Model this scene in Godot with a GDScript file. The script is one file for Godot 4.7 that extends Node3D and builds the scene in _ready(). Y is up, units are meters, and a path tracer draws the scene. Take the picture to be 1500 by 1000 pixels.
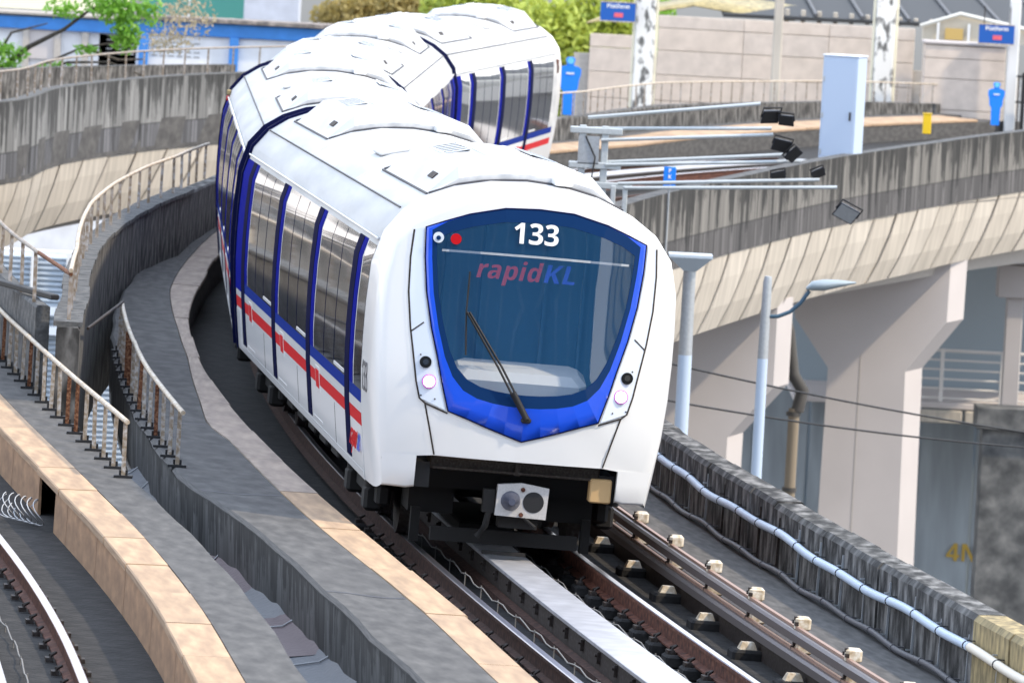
extends Node3D
# An elevated metro curve: a four-car train, its viaduct, a second track beside it, the station and street behind.

var table_x := PackedFloat32Array()
var table_z := PackedFloat32Array()
var table_a := PackedFloat32Array()
const S0 := -24.0
const DS := 0.25
const CANT := 0.0378
var wline := PackedVector3Array()   # edge of the second track's walkway, every 0.5 m
var mats := {}
var texs := {}
var used := {}
var rng := RandomNumberGenerator.new()

# ---------------------------------------------------------------- helpers
func lin(r: float, g: float, b: float) -> Color:
	return Color(r, g, b).linear_to_srgb()

func noise_tex(called: String, seed_: int, freq: float, lo: float, hi: float, sx := 1.0, sy := 1.0, n := 512, oct := 5, tint := Color(1, 1, 1), gain := 1.0) -> ImageTexture:
	if texs.has(called): return texs[called]
	var f := FastNoiseLite.new()
	f.seed = seed_; f.frequency = freq / 512.0; f.fractal_octaves = oct; f.noise_type = FastNoiseLite.TYPE_SIMPLEX_SMOOTH
	var src := f.get_seamless_image(int(n * sx), int(n * sy), false, false, 0.25, true)
	src.convert(Image.FORMAT_L8)
	src.resize(n, n, Image.INTERPOLATE_LANCZOS)
	var im := Image.create(n, n, true, Image.FORMAT_RGB8)
	for y in n:
		for x in n:
			var v := clampf(0.5 + (src.get_pixel(x, y).r - 0.5) * gain, 0, 1)
			var g := lerpf(lo, hi, v)
			im.set_pixel(x, y, Color(lerpf(tint.r, 1, v) * g, lerpf(tint.g, 1, v) * g, lerpf(tint.b, 1, v) * g))
	im.generate_mipmaps()
	texs[called] = ImageTexture.create_from_image(im)
	return texs[called]

func bump_tex() -> ImageTexture:
	if texs.has("bump"): return texs["bump"]
	var f := FastNoiseLite.new()
	f.seed = 5; f.frequency = 0.09; f.fractal_octaves = 4
	var im := Image.create(256, 256, false, Image.FORMAT_RGB8)
	for y in 256:
		for x in 256:
			var v := 0.5 + 0.5 * f.get_noise_2d(x, y)
			im.set_pixel(x, y, Color(v, v, v))
	im.bump_map_to_normal_map(3.0)
	texs["bump"] = ImageTexture.create_from_image(im)
	return texs["bump"]

# weathered wall: runs of black algae hanging from the top edge, pale lime runs between them, darker band under the form joint
func stain_tex(called: String, seed_: int, joint: float, dark: float) -> ImageTexture:
	var f := FastNoiseLite.new(); f.seed = seed_; f.frequency = 1.0; f.fractal_octaves = 3
	var n := 1024; var m := 160
	var im := Image.create(n, m, false, Image.FORMAT_RGB8)
	for x in n:
		var a := TAU * x / n
		var c := cos(a); var s := sin(a)
		var broad := f.get_noise_3d(c * 5.0, s * 5.0, 1.0)
		var mid := f.get_noise_3d(c * 14.0, s * 14.0, 9.0)
		var fine := f.get_noise_3d(c * 55.0, s * 55.0, 4.0)
		var reach := clampf(0.42 + broad * 1.2 + mid * 0.8 + fine * 0.3, 0.05, 1.3)
		var lime := clampf((f.get_noise_3d(c * 30.0, s * 30.0, 17.0) - 0.22) * 3.0, 0, 1)
		for y in m:
			var t := float(y) / m
			var wob := f.get_noise_3d(c * 9.0, s * 9.0 + 5.0, t * 4.0) * 0.2
			var d := clampf((reach + wob - t) * 5.0, 0, 1) * (0.75 + fine * 0.5)
			var g := lerpf(1.0, dark, clampf(d, 0, 1)) * (0.9 + 0.35 * mid + 0.25 * fine * (1 - t))
			if t > joint: g *= 0.72 + 0.3 * f.get_noise_3d(c * 20.0, s * 20.0, 40.0)
			if absf(t - joint) < 0.012: g *= 0.75
			g = lerpf(g, 1.05, lime * 0.45 * clampf(1.2 - t, 0, 1))
			g = clampf(g, 0.05, 1)
			im.set_pixel(x, y, Color(g, g, clampf(g * (1.03 if t > joint else 0.99), 0, 1)))
	texs[called] = ImageTexture.create_from_image(im)
	return texs[called]

func mat(called: String, c: Color, rough := 0.8, o := {}) -> StandardMaterial3D:
	if mats.has(called): return mats[called]
	var m := StandardMaterial3D.new()
	m.albedo_color = c
	m.roughness = rough
	m.metallic = o.get("metal", 0.0)
	m.metallic_specular = o.get("spec", 0.5)
	if o.has("tex"):
		m.albedo_texture = o.tex
		if not o.get("uv", false):
			m.uv1_triplanar = true
			m.uv1_world_triplanar = o.get("world", true)
		m.uv1_offset = o.get("offset", Vector3.ZERO)
		var s: Variant = o.get("scale", 1.0)
		m.uv1_scale = s if s is Vector3 else Vector3(s, s, s)
	if o.get("bump", 0.0) > 0.0:
		m.normal_enabled = true
		m.normal_texture = bump_tex()
		m.normal_scale = o.bump
	if o.has("coat"):
		m.clearcoat_enabled = true; m.clearcoat = o.coat; m.clearcoat_roughness = 0.05
	if o.has("alpha"):
		m.transparency = BaseMaterial3D.TRANSPARENCY_ALPHA
		m.albedo_color.a = o.alpha
	if o.has("emit"):
		m.emission_enabled = true; m.emission = o.emit; m.emission_energy_multiplier = o.get("energy", 1.0)
	if o.has("backlight"):
		m.backlight_enabled = true; m.backlight = o.backlight
	m.cull_mode = BaseMaterial3D.CULL_DISABLED
	mats[called] = m
	return m

func surf() -> SurfaceTool:
	var st := SurfaceTool.new()
	st.begin(Mesh.PRIMITIVE_TRIANGLES)
	return st

func done(st: SurfaceTool) -> ArrayMesh:
	st.generate_normals()
	return st.commit()

func tri(st: SurfaceTool, a: Vector3, b: Vector3, c: Vector3) -> void:
	for p in [a, b, c]:
		st.set_uv(Vector2(p.x, p.y)); st.add_vertex(p)

func quad(st: SurfaceTool, a: Vector3, b: Vector3, c: Vector3, d: Vector3) -> void:
	st.set_uv(Vector2(0, 0)); st.add_vertex(a)
	st.set_uv(Vector2(1, 0)); st.add_vertex(b)
	st.set_uv(Vector2(1, 1)); st.add_vertex(c)
	st.set_uv(Vector2(0, 0)); st.add_vertex(a)
	st.set_uv(Vector2(1, 1)); st.add_vertex(c)
	st.set_uv(Vector2(0, 1)); st.add_vertex(d)

# skin over a row of cross-sections; mode 0 smooth along the row only, 1 smooth everywhere, 2 flat
func loft(st: SurfaceTool, secs: Array, closed := false, mode := 0, caps := false, uvlen := 1.0) -> void:
	var k: int = secs[0].size()
	var n := k if closed else k - 1
	var run := 0.0
	for i in secs.size() - 1:
		var A: PackedVector3Array = secs[i]
		var B: PackedVector3Array = secs[i + 1]
		var step := A[0].distance_to(B[0])
		for j in n:
			var j2 := (j + 1) % k
			st.set_smooth_group(j + 1 if mode == 0 else (1 if mode == 1 else -1))
			var v0 := float(j) / (k - 1); var v1 := float(j + 1) / (k - 1)
			var u0 := run / uvlen; var u1 := (run + step) / uvlen
			var P := [A[j], B[j], B[j2], A[j], B[j2], A[j2]]
			var T := [Vector2(u0, v0), Vector2(u1, v0), Vector2(u1, v1), Vector2(u0, v0), Vector2(u1, v1), Vector2(u0, v1)]
			for q in 6:
				st.set_uv(T[q]); st.add_vertex(P[q])
		run += step
	if caps:
		for e in [0, secs.size() - 1]:
			var C: PackedVector3Array = secs[e]
			st.set_smooth_group(-1)
			var mid := Vector3.ZERO
			for p in C: mid += p
			mid /= C.size()
			for j in C.size():
				tri(st, mid, C[j], C[(j + 1) % C.size()])

func box(st: SurfaceTool, c: Vector3, size: Vector3, b := Basis(), bevel := 0.0) -> void:
	var h := size / 2.0
	var e := minf(bevel, minf(h.x, h.z) * 0.9)
	st.set_smooth_group(-1)
	var rings := []
	var levels := [[-h.y, e], [-h.y + e, 0.0], [h.y - e, 0.0], [h.y, e]] if bevel > 0 else [[-h.y, 0.0], [h.y, 0.0]]
	for l in levels:
		var r := PackedVector3Array()
		var i: float = l[1]
		if bevel > 0:
			for q in [[-1, -1, 0], [-1, -1, 1], [1, -1, 1], [1, -1, 0], [1, 1, 0], [1, 1, 1], [-1, 1, 1], [-1, 1, 0]]:
				var x: float = q[0] * (h.x - i); var z: float = q[1] * (h.z - i)
				if q[2] == 0: z -= q[1] * e
				else: x -= q[0] * e
				r.append(c + b * Vector3(x, l[0], z))
		else:
			for q in [[-1, -1], [1, -1], [1, 1], [-1, 1]]:
				r.append(c + b * Vector3(q[0] * h.x, l[0], q[1] * h.z))
		rings.append(r)
	loft(st, rings, true, 2, true)

func tube(st: SurfaceTool, pts: PackedVector3Array, r: float, n := 8, r2 := -1.0) -> void:
	var rings := []
	for i in pts.size():
		var d := (pts[mini(i + 1, pts.size() - 1)] - pts[maxi(i - 1, 0)]).normalized()
		var a := d.cross(Vector3.UP if absf(d.y) < 0.9 else Vector3.RIGHT).normalized()
		var b := d.cross(a).normalized()
		var rr := r if r2 < 0 else lerpf(r, r2, float(i) / maxi(1, pts.size() - 1))
		var ring := PackedVector3Array()
		for k in n:
			ring.append(pts[i] + (a * cos(TAU * k / n) + b * sin(TAU * k / n)) * rr)
		rings.append(ring)
	loft(st, rings, true, 1, true)

func disc(st: SurfaceTool, c: Vector3, axis: Vector3, r: float, thick: float, n := 20, r2 := -1.0) -> void:
	tube(st, PackedVector3Array([c - axis * thick / 2, c + axis * thick / 2]), r, n, r2)

func named(called: String) -> String:
	if not used.has(called):
		used[called] = 0
		return called
	used[called] += 1
	return "%s_%03d" % [called, used[called]]

func thing(called: String, label: String, category: String, at := Vector3.ZERO, group := "", kind := "") -> Node3D:
	var o := Node3D.new()
	o.name = named(called)
	add_child(o)
	o.position = at
	o.set_meta("label", label); o.set_meta("category", category)
	if group: o.set_meta("group", group)
	if kind: o.set_meta("kind", kind)
	return o

# a part whose vertices are world coordinates, under a thing (or a piece of the setting when parent is this node)
func part(called: String, shape: Variant, m: Material, parent: Node3D, label := "") -> MeshInstance3D:
	var o := MeshInstance3D.new()
	o.name = called
	o.mesh = done(shape) if shape is SurfaceTool else shape
	o.material_override = m
	parent.add_child(o, true)
	if parent != self and parent.get_parent() == self: o.position = -parent.position
	if label: o.set_meta("label", label)
	return o

func inst(called: String, mesh: Mesh, m: Material, parent: Node3D, xf: Transform3D) -> MeshInstance3D:
	var o := MeshInstance3D.new()
	o.name = called
	o.mesh = mesh
	o.material_override = m
	parent.add_child(o, true)
	if parent != self and parent.get_parent() == self: xf.origin -= parent.position
	o.transform = xf
	return o

func ground(called: String, shape: Variant, m: Material) -> MeshInstance3D:
	var o := part(named(called), shape, m, self)
	o.set_meta("kind", "structure")
	return o

# ---------------------------------------------------------------- the lines the tracks follow
func make_lines() -> void:
	var x := 0.0; var z := 0.0
	var n := int((130.0 - S0) / DS) + 1
	var i0 := int(-S0 / DS)
	for i in n:
		var s := S0 + i * DS
		var a := -0.14038 + 0.00228492 * s + 0.00008829 * s * s / 2 - 0.00000103 * s * s * s / 6
		table_a.append(a)
		if i > 0:
			var m := (table_a[i - 1] + a) / 2
			x += sin(m) * DS; z -= cos(m) * DS
		table_x.append(x); table_z.append(z)
	var ox := 0.15217 - table_x[i0]; var oz := -58.388 - table_z[i0]
	for i in n:
		table_x[i] += ox; table_z[i] += oz
	var knots := [[-0.1, -36.0], [-0.72, -42.0], [-1.28, -46.9], [-1.82, -51.4], [-2.47, -55.9], [-3.35, -61.2], [-4.27, -66.6], [-5.02, -71.2], [-5.72, -75.7], [-7.3, -88.0], [-8.7, -101.0], [-14.05, -113.0], [-9.68, -124.0], [-9.1, -133.0], [-8.05, -140.0], [-6.75, -145.3], [-4.6, -151.0], [-2.3, -155.6]]
	var c := Curve3D.new()
	c.bake_interval = 0.25
	for i in knots.size():
		var k: Array = knots[i]
		var p: Array = knots[maxi(i - 1, 0)]; var q: Array = knots[mini(i + 1, knots.size() - 1)]
		var me := Vector3(k[0], 0, k[1])
		var t := (Vector3(q[0], 0, q[1]) - Vector3(p[0], 0, p[1])).normalized()
		c.add_point(me, -t * me.distance_to(Vector3(p[0], 0, p[1])) * 0.33, t * me.distance_to(Vector3(q[0], 0, q[1])) * 0.33)
	var len := c.get_baked_length()
	var d := 0.0
	while d < len:
		wline.append(c.sample_baked(d, true)); d += 0.5

func look(t: PackedFloat32Array, s: float) -> float:
	var f := clampf((s - S0) / DS, 0, t.size() - 1.001)
	var i := int(f)
	return lerpf(t[i], t[i + 1], f - i)

func drop(s: float) -> float:
	return -0.012 * maxf(0.0, s - 67.0)

func along(s: float) -> Vector3:
	var a := look(table_a, s)
	return Vector3(sin(a), 0, -cos(a))

# a point of the main track: s metres back from the nose, u to the right, h above the rails, on the banked plane
func tp(s: float, u: float, h: float) -> Vector3:
	var a := look(table_a, s)
	var rt := Vector3(cos(a), 0, sin(a))
	return Vector3(look(table_x, s), drop(s), look(table_z, s)) + u * (rt * cos(CANT) - Vector3.UP * sin(CANT)) + h * (Vector3.UP * cos(CANT) + rt * sin(CANT))

func ty(s: float, u: float, y: float) -> Vector3:   # the same, at a world height
	var p := tp(s, u, 0)
	return Vector3(p.x, y, p.z)

func tbasis(s: float) -> Basis:
	var f := along(s)
	var rt := Vector3(-f.z, 0, f.x) * cos(CANT) - Vector3.UP * sin(CANT)
	return Basis(rt, rt.cross(f), -f)

func curve(t: Array, s: float) -> float:   # table of [s, value]
	if s <= t[0][0]: return t[0][1]
	for i in t.size() - 1:
		if s <= t[i + 1][0]:
			var f: float = (s - t[i][0]) / (t[i + 1][0] - t[i][0])
			return lerpf(t[i][1], t[i + 1][1], f)
	return t[-1][1]

const PANEL_R := [[-24, -1.40], [-10.2, -1.38], [-6.4, -1.32], [-1.8, -1.345], [4.6, -1.45], [10.0, -1.52], [17.0, -1.59], [25.4, -1.58], [30.0, -1.5], [33.0, -1.45], [60.0, -1.45], [75.0, -1.7], [90.0, -2.2], [110.0, -4.6], [125.0, -6.5]]
const PANEL_L := [[-24, -1.74], [-10.4, -1.72], [-6.5, -1.65], [-4.0, -1.67], [0.7, -1.77], [8.0, -1.85], [9.6, -1.96], [12.6, -1.86], [18.4, -1.73], [23.0, -1.74], [29.8, -1.85], [38.0, -1.8], [60.0, -1.9], [75.0, -2.5], [90.0, -3.1], [110.0, -5.8], [125.0, -7.7]]
const WALK_L := [[-24, -2.34], [-9.6, -2.31], [-5.0, -2.30], [-0.6, -2.36], [2.2, -2.54], [3.8, -2.66], [10.0, -2.66], [25.0, -2.5], [33.0, -2.35], [37.0, -2.0], [45.0, -1.95], [60.0, -2.1], [75.0, -2.85], [90.0, -3.4], [110.0, -6.2], [125.0, -8.2]]
const WALL_L := [[11.2, -3.2], [15.3, -2.99], [20.0, -2.85], [24.6, -2.71], [29.3, -2.5], [34.8, -2.2], [38.0, -1.97], [45.0, -1.9], [60.0, -2.05], [75.0, -2.8], [90.0, -3.4], [100.0, -4.9], [110.0, -6.15], [125.0, -8.2]]
const WALL_L_TOP := [[11.0, 1.08], [38.0, 1.06], [60.0, 0.8], [80.0, 0.6], [100.0, 0.52], [118.0, 0.25], [128.0, 0.0]]
const WALL_R := [[-24, 2.78], [30.0, 2.78], [36.0, 3.0], [42.0, 3.4], [47.0, 3.95], [52.0, 4.6], [57.0, 5.1], [62.0, 5.5], [67.0, 5.78], [72.0, 6.0], [77.0, 6.2], [82.0, 6.3], [90.0, 6.2], [100.0, 6.0], [128.0, 5.5]]
const WALL_R_TOP := [[-24, 0.5], [30.0, 0.5], [52.0, 0.78], [128.0, 0.80]]

func wp(t: float, off: float, y: float) -> Vector3:
	var f := clampf(t / 0.5, 0, wline.size() - 1.001)
	var i := int(f)
	var p := wline[i].lerp(wline[i + 1], f - i)
	var d := (wline[mini(i + 2, wline.size() - 1)] - wline[maxi(i - 1, 0)]).normalized()
	return Vector3(p.x - d.z * off, y, p.z + d.x * off)

func wdir(t: float) -> Vector3:
	return (wp(t + 0.5, 0, 0) - wp(maxf(t - 0.5, 0), 0, 0)).normalized()

func frame_at(p: Vector3, dir: Vector3, up := Vector3.UP) -> Transform3D:
	var rt := dir.cross(up).normalized()
	return Transform3D(Basis(rt, rt.cross(dir).normalized(), -dir), p)

func pv(a: Array) -> PackedVector3Array:
	return PackedVector3Array(a)

func span(a: float, b: float, step: float) -> Array:
	var n := maxi(1, int(round((b - a) / step)))
	var r := []
	for i in n + 1: r.append(lerpf(a, b, float(i) / n))
	return r

# ---------------------------------------------------------------- start
func _ready() -> void:
	rng.seed = 11
	make_lines()
	setup_view()
	make_materials()
	build_ground()
	build_main_viaduct()
	build_second_viaduct()
	build_piers()
	build_track()
	build_power_rail()
	build_railings()
	build_conduits()
	build_train()
	build_street()
	build_station()
	build_trackside()
	build_backdrop()

func setup_view() -> void:
	var cam := Camera3D.new()
	cam.name = "camera"
	var p := 0.07127948; var r := 0.05320114
	var fw := Vector3(0, -sin(p), -cos(p)); var up := Vector3(0, cos(p), -sin(p)); var rt := Vector3.RIGHT
	var cu := up * cos(r) - rt * sin(r); var cr := rt * cos(r) + up * sin(r)
	cam.transform = Transform3D(Basis(cr, cu, -fw), Vector3(0, 6.1148, 0))
	cam.near = 0.5; cam.far = 1500.0
	var at := CameraAttributesPhysical.new()
	at.frustum_focal_length = 238.0
	at.frustum_focus_distance = 60.0
	at.frustum_near = 0.5; at.frustum_far = 1500.0
	at.exposure_aperture = 6.3
	cam.attributes = at
	cam.fov = rad_to_deg(2.0 * atan(500.0 / 9916.69))
	add_child(cam)
	cam.current = true
	var env := Environment.new()
	env.background_mode = Environment.BG_SKY
	var sky := Sky.new()
	var sm := ProceduralSkyMaterial.new()
	sm.sky_top_color = Color(0.80, 0.86, 0.95)
	sm.sky_horizon_color = Color(1.0, 1.0, 0.99)
	sm.sky_curve = 0.18
	sm.ground_bottom_color = Color(0.40, 0.39, 0.38)
	sm.ground_horizon_color = Color(0.62, 0.64, 0.66)
	sm.sky_energy_multiplier = 1.12
	sky.sky_material = sm
	env.sky = sky
	env.tonemap_mode = Environment.TONE_MAPPER_LINEAR
	env.tonemap_exposure = 1.9
	env.sdfgi_enabled = true; env.ssao_enabled = true; env.ssil_enabled = true
	var we := WorldEnvironment.new()
	we.name = "world_environment"
	we.environment = env
	add_child(we)
	var sun := DirectionalLight3D.new()
	sun.name = "sun"
	sun.light_energy = 0.68
	sun.light_color = Color(1.0, 0.93, 0.82)
	sun.light_angular_distance = 2.0
	sun.shadow_enabled = true
	add_child(sun)
	sun.look_at_from_position(Vector3(0.92, 1.10, 0.34), Vector3.ZERO)

func make_materials() -> void:
	var grain := noise_tex("grain", 1, 14.0, 0.90, 1.0, 1, 1, 512, 7)
	var blotch := noise_tex("blotch", 2, 7.0, 0.60, 1.0, 1, 1, 512, 8, Color(0.95, 0.97, 1.0), 1.3)
	var drag := noise_tex("drag", 3, 6.0, 0.82, 1.0)
	var rusty := noise_tex("rusty", 4, 10.0, 0.45, 1.0, 1, 1, 512, 5, Color(1.0, 0.72, 0.52), 1.4)
	var runs := noise_tex("runs", 6, 16.0, 0.45, 1.0, 1.0, 0.12, 512, 4, Color(1, 1, 1), 1.3)
	var tanstain := noise_tex("tanstain", 44, 6.0, 0.86, 1.0, 1, 1, 512, 9, Color(0.95, 0.95, 0.97), 1.4)
	mat("walk", lin(0.122, 0.118, 0.114), 0.9, {"tex": noise_tex("deck", 91, 9.0, 0.70, 1.0, 1, 1, 1024, 10, Color(0.98, 0.98, 1.0), 1.15), "uv": true})
	mat("walk_dark", lin(0.085, 0.084, 0.086), 0.9, {"tex": blotch, "scale": 0.4, "bump": 0.5})
	mat("wall_dark", lin(0.26, 0.255, 0.25), 0.9, {"tex": noise_tex("algae_shade", 19, 9.0, 0.26, 0.92, 1.0, 0.4, 512, 7, Color(1, 1, 1), 1.7), "scale": 0.55, "bump": 0.4})  # algae streaks, with the parapet's shade painted into the same darkening
	mat("bed", lin(0.034, 0.032, 0.032), 0.95, {"tex": blotch, "scale": 0.5, "bump": 0.4})
	mat("tan_a", lin(0.50, 0.345, 0.215), 0.85, {"tex": tanstain, "uv": true, "scale": Vector3(0.16, 1.3, 1), "offset": Vector3(0.13, 0.31, 0)})
	mat("tan_b", lin(0.48, 0.335, 0.215), 0.85, {"tex": tanstain, "uv": true, "scale": Vector3(0.16, 1.3, 1), "offset": Vector3(0.57, 0.05, 0)})
	mat("tan_c", lin(0.53, 0.365, 0.23), 0.85, {"tex": tanstain, "uv": true, "scale": Vector3(0.16, 1.3, 1), "offset": Vector3(0.83, 0.62, 0)})
	mat("tan_grey", lin(0.44, 0.355, 0.29), 0.9, {"tex": tanstain, "uv": true, "scale": Vector3(0.2, 1.1, 1), "offset": Vector3(0.4, 0.2, 0)})  # duller tan; on the train's cover panels it carries painted shade
	mat("tan_face", lin(0.46, 0.28, 0.16), 0.85, {"tex": tanstain, "uv": true, "scale": Vector3(0.3, 1.0, 1)})
	mat("grey_wall", lin(0.26, 0.262, 0.268), 0.9, {"tex": stain_tex("stain_a", 21, 0.66, 0.28), "uv": true})
	mat("grey_wall_b", lin(0.21, 0.20, 0.19), 0.9, {"tex": stain_tex("stain_b", 33, 0.63, 0.20), "uv": true})
	mat("shaded_parapet", lin(0.26, 0.255, 0.25), 0.9, {"tex": texs["algae_shade"], "scale": 0.5})  # same streaks; the train's shade on this parapet is painted in
	mat("cap", lin(0.16, 0.158, 0.155), 0.9, {"tex": blotch, "scale": 0.7, "bump": 0.5})
	mat("beige_a", lin(0.62, 0.56, 0.48), 0.85, {"tex": noise_tex("faint_runs", 61, 10.0, 0.78, 1.0, 1.0, 0.15, 512, 4), "scale": 0.3})
	mat("beige_b", lin(0.66, 0.60, 0.52), 0.85, {"tex": texs["faint_runs"], "scale": 0.23})
	mat("pier", lin(0.55, 0.51, 0.50), 0.85, {"tex": noise_tex("smooth", 23, 5.0, 0.93, 1.0, 1, 1, 256, 4), "scale": 0.12})
	mat("under", lin(0.50, 0.46, 0.42), 0.9, {"tex": grain, "scale": 0.5})
	mat("rust", lin(0.085, 0.040, 0.028), 0.85, {"tex": rusty, "scale": 1.2})
	mat("rust_red", lin(0.17, 0.065, 0.038), 0.8, {"tex": rusty, "scale": 1.0})
	mat("rail_head", lin(0.55, 0.53, 0.56), 0.28, {"metal": 1.0})
	mat("alu", lin(0.55, 0.55, 0.58), 0.40, {"metal": 0.35, "tex": drag, "scale": 0.5})
	mat("black", lin(0.012, 0.012, 0.014), 0.6)
	mat("under_black", lin(0.010, 0.009, 0.009), 0.8)
	mat("iron", lin(0.05, 0.045, 0.045), 0.7, {"tex": rusty, "scale": 2.0})
	mat("conductor", lin(0.22, 0.20, 0.20), 0.4, {"metal": 0.6})
	mat("conductor_rust", lin(0.32, 0.20, 0.15), 0.5, {"metal": 0.4})
	mat("porcelain", lin(0.86, 0.82, 0.74), 0.4, {"tex": noise_tex("chalk", 12, 14.0, 0.72, 1.0, 1, 1, 256, 4, Color(1, 0.90, 0.76), 1.5), "scale": 2.0})
	mat("seam", lin(0.05, 0.05, 0.06), 0.6)
	mat("white", lin(0.78, 0.785, 0.79), 0.3, {"coat": 0.4})
	mat("roof_white", lin(0.62, 0.62, 0.615), 0.5, {"tex": noise_tex("dust", 8, 6.0, 0.84, 1.0, 1, 1, 512, 7, Color(0.97, 0.98, 1.0), 1.3), "scale": Vector3(0.5, 0.5, 0.07), "world": false})
	mat("unit_white", lin(0.65, 0.655, 0.66), 0.4, {"tex": texs["dust"], "scale": Vector3(0.6, 0.6, 0.1), "world": false})
	mat("side_grey", lin(0.75, 0.755, 0.765), 0.35, {"coat": 0.4})
	mat("panel_white", lin(0.70, 0.77, 0.87), 0.2, {"coat": 0.6})  # bluish tint paints the sky's reflection onto the lamp panels
	mat("blue", lin(0.010, 0.085, 0.72), 0.2, {"coat": 0.7})
	mat("band_blue", lin(0.004, 0.009, 0.22), 0.6, {"spec": 0.05})
	mat("stripe_blue", lin(0.015, 0.035, 0.22), 0.6, {"spec": 0.05})
	mat("navy", lin(0.006, 0.008, 0.040), 0.6, {"spec": 0.05})
	mat("red", lin(0.52, 0.012, 0.018), 0.5, {"spec": 0.15})
	mat("red_dim", lin(0.35, 0.02, 0.03), 0.4)
	mat("blue_dim", lin(0.01, 0.05, 0.45), 0.4)
	mat("glass", lin(0.030, 0.033, 0.040), 0.03, {"spec": 1.0, "coat": 1.0})
	mat("screen", lin(0.016, 0.11, 0.27), 0.02, {"alpha": 0.30, "spec": 1.0, "coat": 1.0})
	mat("frit", lin(0.008, 0.034, 0.115), 0.10, {"spec": 0.2})
	mat("cab", lin(0.09, 0.25, 0.42), 0.7)
	mat("desk", lin(0.82, 0.85, 0.86), 0.5)
	mat("lamp_white", lin(1, 0.95, 1), 0.2, {"emit": Color(1, 0.93, 1), "energy": 1.6})
	mat("lamp_ring", lin(0.45, 0.10, 0.45), 0.3)
	mat("lamp_dark", lin(0.012, 0.012, 0.012), 0.12)
	mat("lettering", lin(0.9, 0.9, 0.9), 0.5)
	mat("dark_letter", lin(0.10, 0.10, 0.11), 0.5)
	mat("steel", lin(0.50, 0.53, 0.56), 0.4, {"metal": 0.5, "tex": grain, "scale": 1.0})
	mat("galv", lin(0.56, 0.60, 0.62), 0.45, {"metal": 0.35, "tex": grain, "scale": 1.5})
	mat("post_white", lin(0.50, 0.48, 0.47), 0.7, {"tex": texs["chalk"], "scale": 2.2})
	mat("post_rust", lin(0.30, 0.16, 0.09), 0.85, {"tex": rusty, "scale": 2.5})
	mat("handrail", lin(0.70, 0.67, 0.63), 0.6, {"tex": texs["chalk"], "scale": 1.6})
	mat("post_far", lin(0.44, 0.42, 0.42), 0.8, {"tex": texs["chalk"], "scale": 1.4})
	mat("conduit", lin(0.50, 0.60, 0.74), 0.4)
	mat("conduit_sunlit", lin(0.76, 0.70, 0.60), 0.5)  # sunlit stretch of the same conduit, its light painted as cream
	mat("cable_grey", lin(0.09, 0.09, 0.10), 0.5)
	mat("membrane_a", lin(0.115, 0.125, 0.150), 0.55, {"tex": grain, "scale": 0.5, "bump": 0.4})
	mat("membrane_b", lin(0.095, 0.105, 0.128), 0.55, {"tex": grain, "scale": 0.6, "bump": 0.4})
	mat("membrane_red", lin(0.13, 0.085, 0.095), 0.6, {"tex": grain, "scale": 0.6, "bump": 0.4})
	mat("tape", lin(0.45, 0.46, 0.48), 0.5)
	mat("sun_yellow", lin(0.52, 0.40, 0.20), 0.85, {"tex": blotch, "scale": Vector3(1.2, 0.5, 1.2)})  # sunlight on the near parapet painted in as yellow

# ---------------------------------------------------------------- ground and viaducts
func build_ground() -> void:
	var st := surf()
	quad(st, Vector3(-400, -14.0, 60), Vector3(400, -14.0, 60), Vector3(400, -14.0, -700), Vector3(-400, -14.0, -700))
	ground("ground", st, mat("soil", lin(0.30, 0.29, 0.27), 0.95, {"tex": texs["blotch"], "scale": 0.1}))
	st = surf()
	box(st, Vector3(14, -13.94, -120), Vector3(22, 0.1, 160))
	ground("road", st, mat("asphalt", lin(0.055, 0.055, 0.06), 0.9, {"tex": texs["grain"], "scale": 0.4}))

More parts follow.
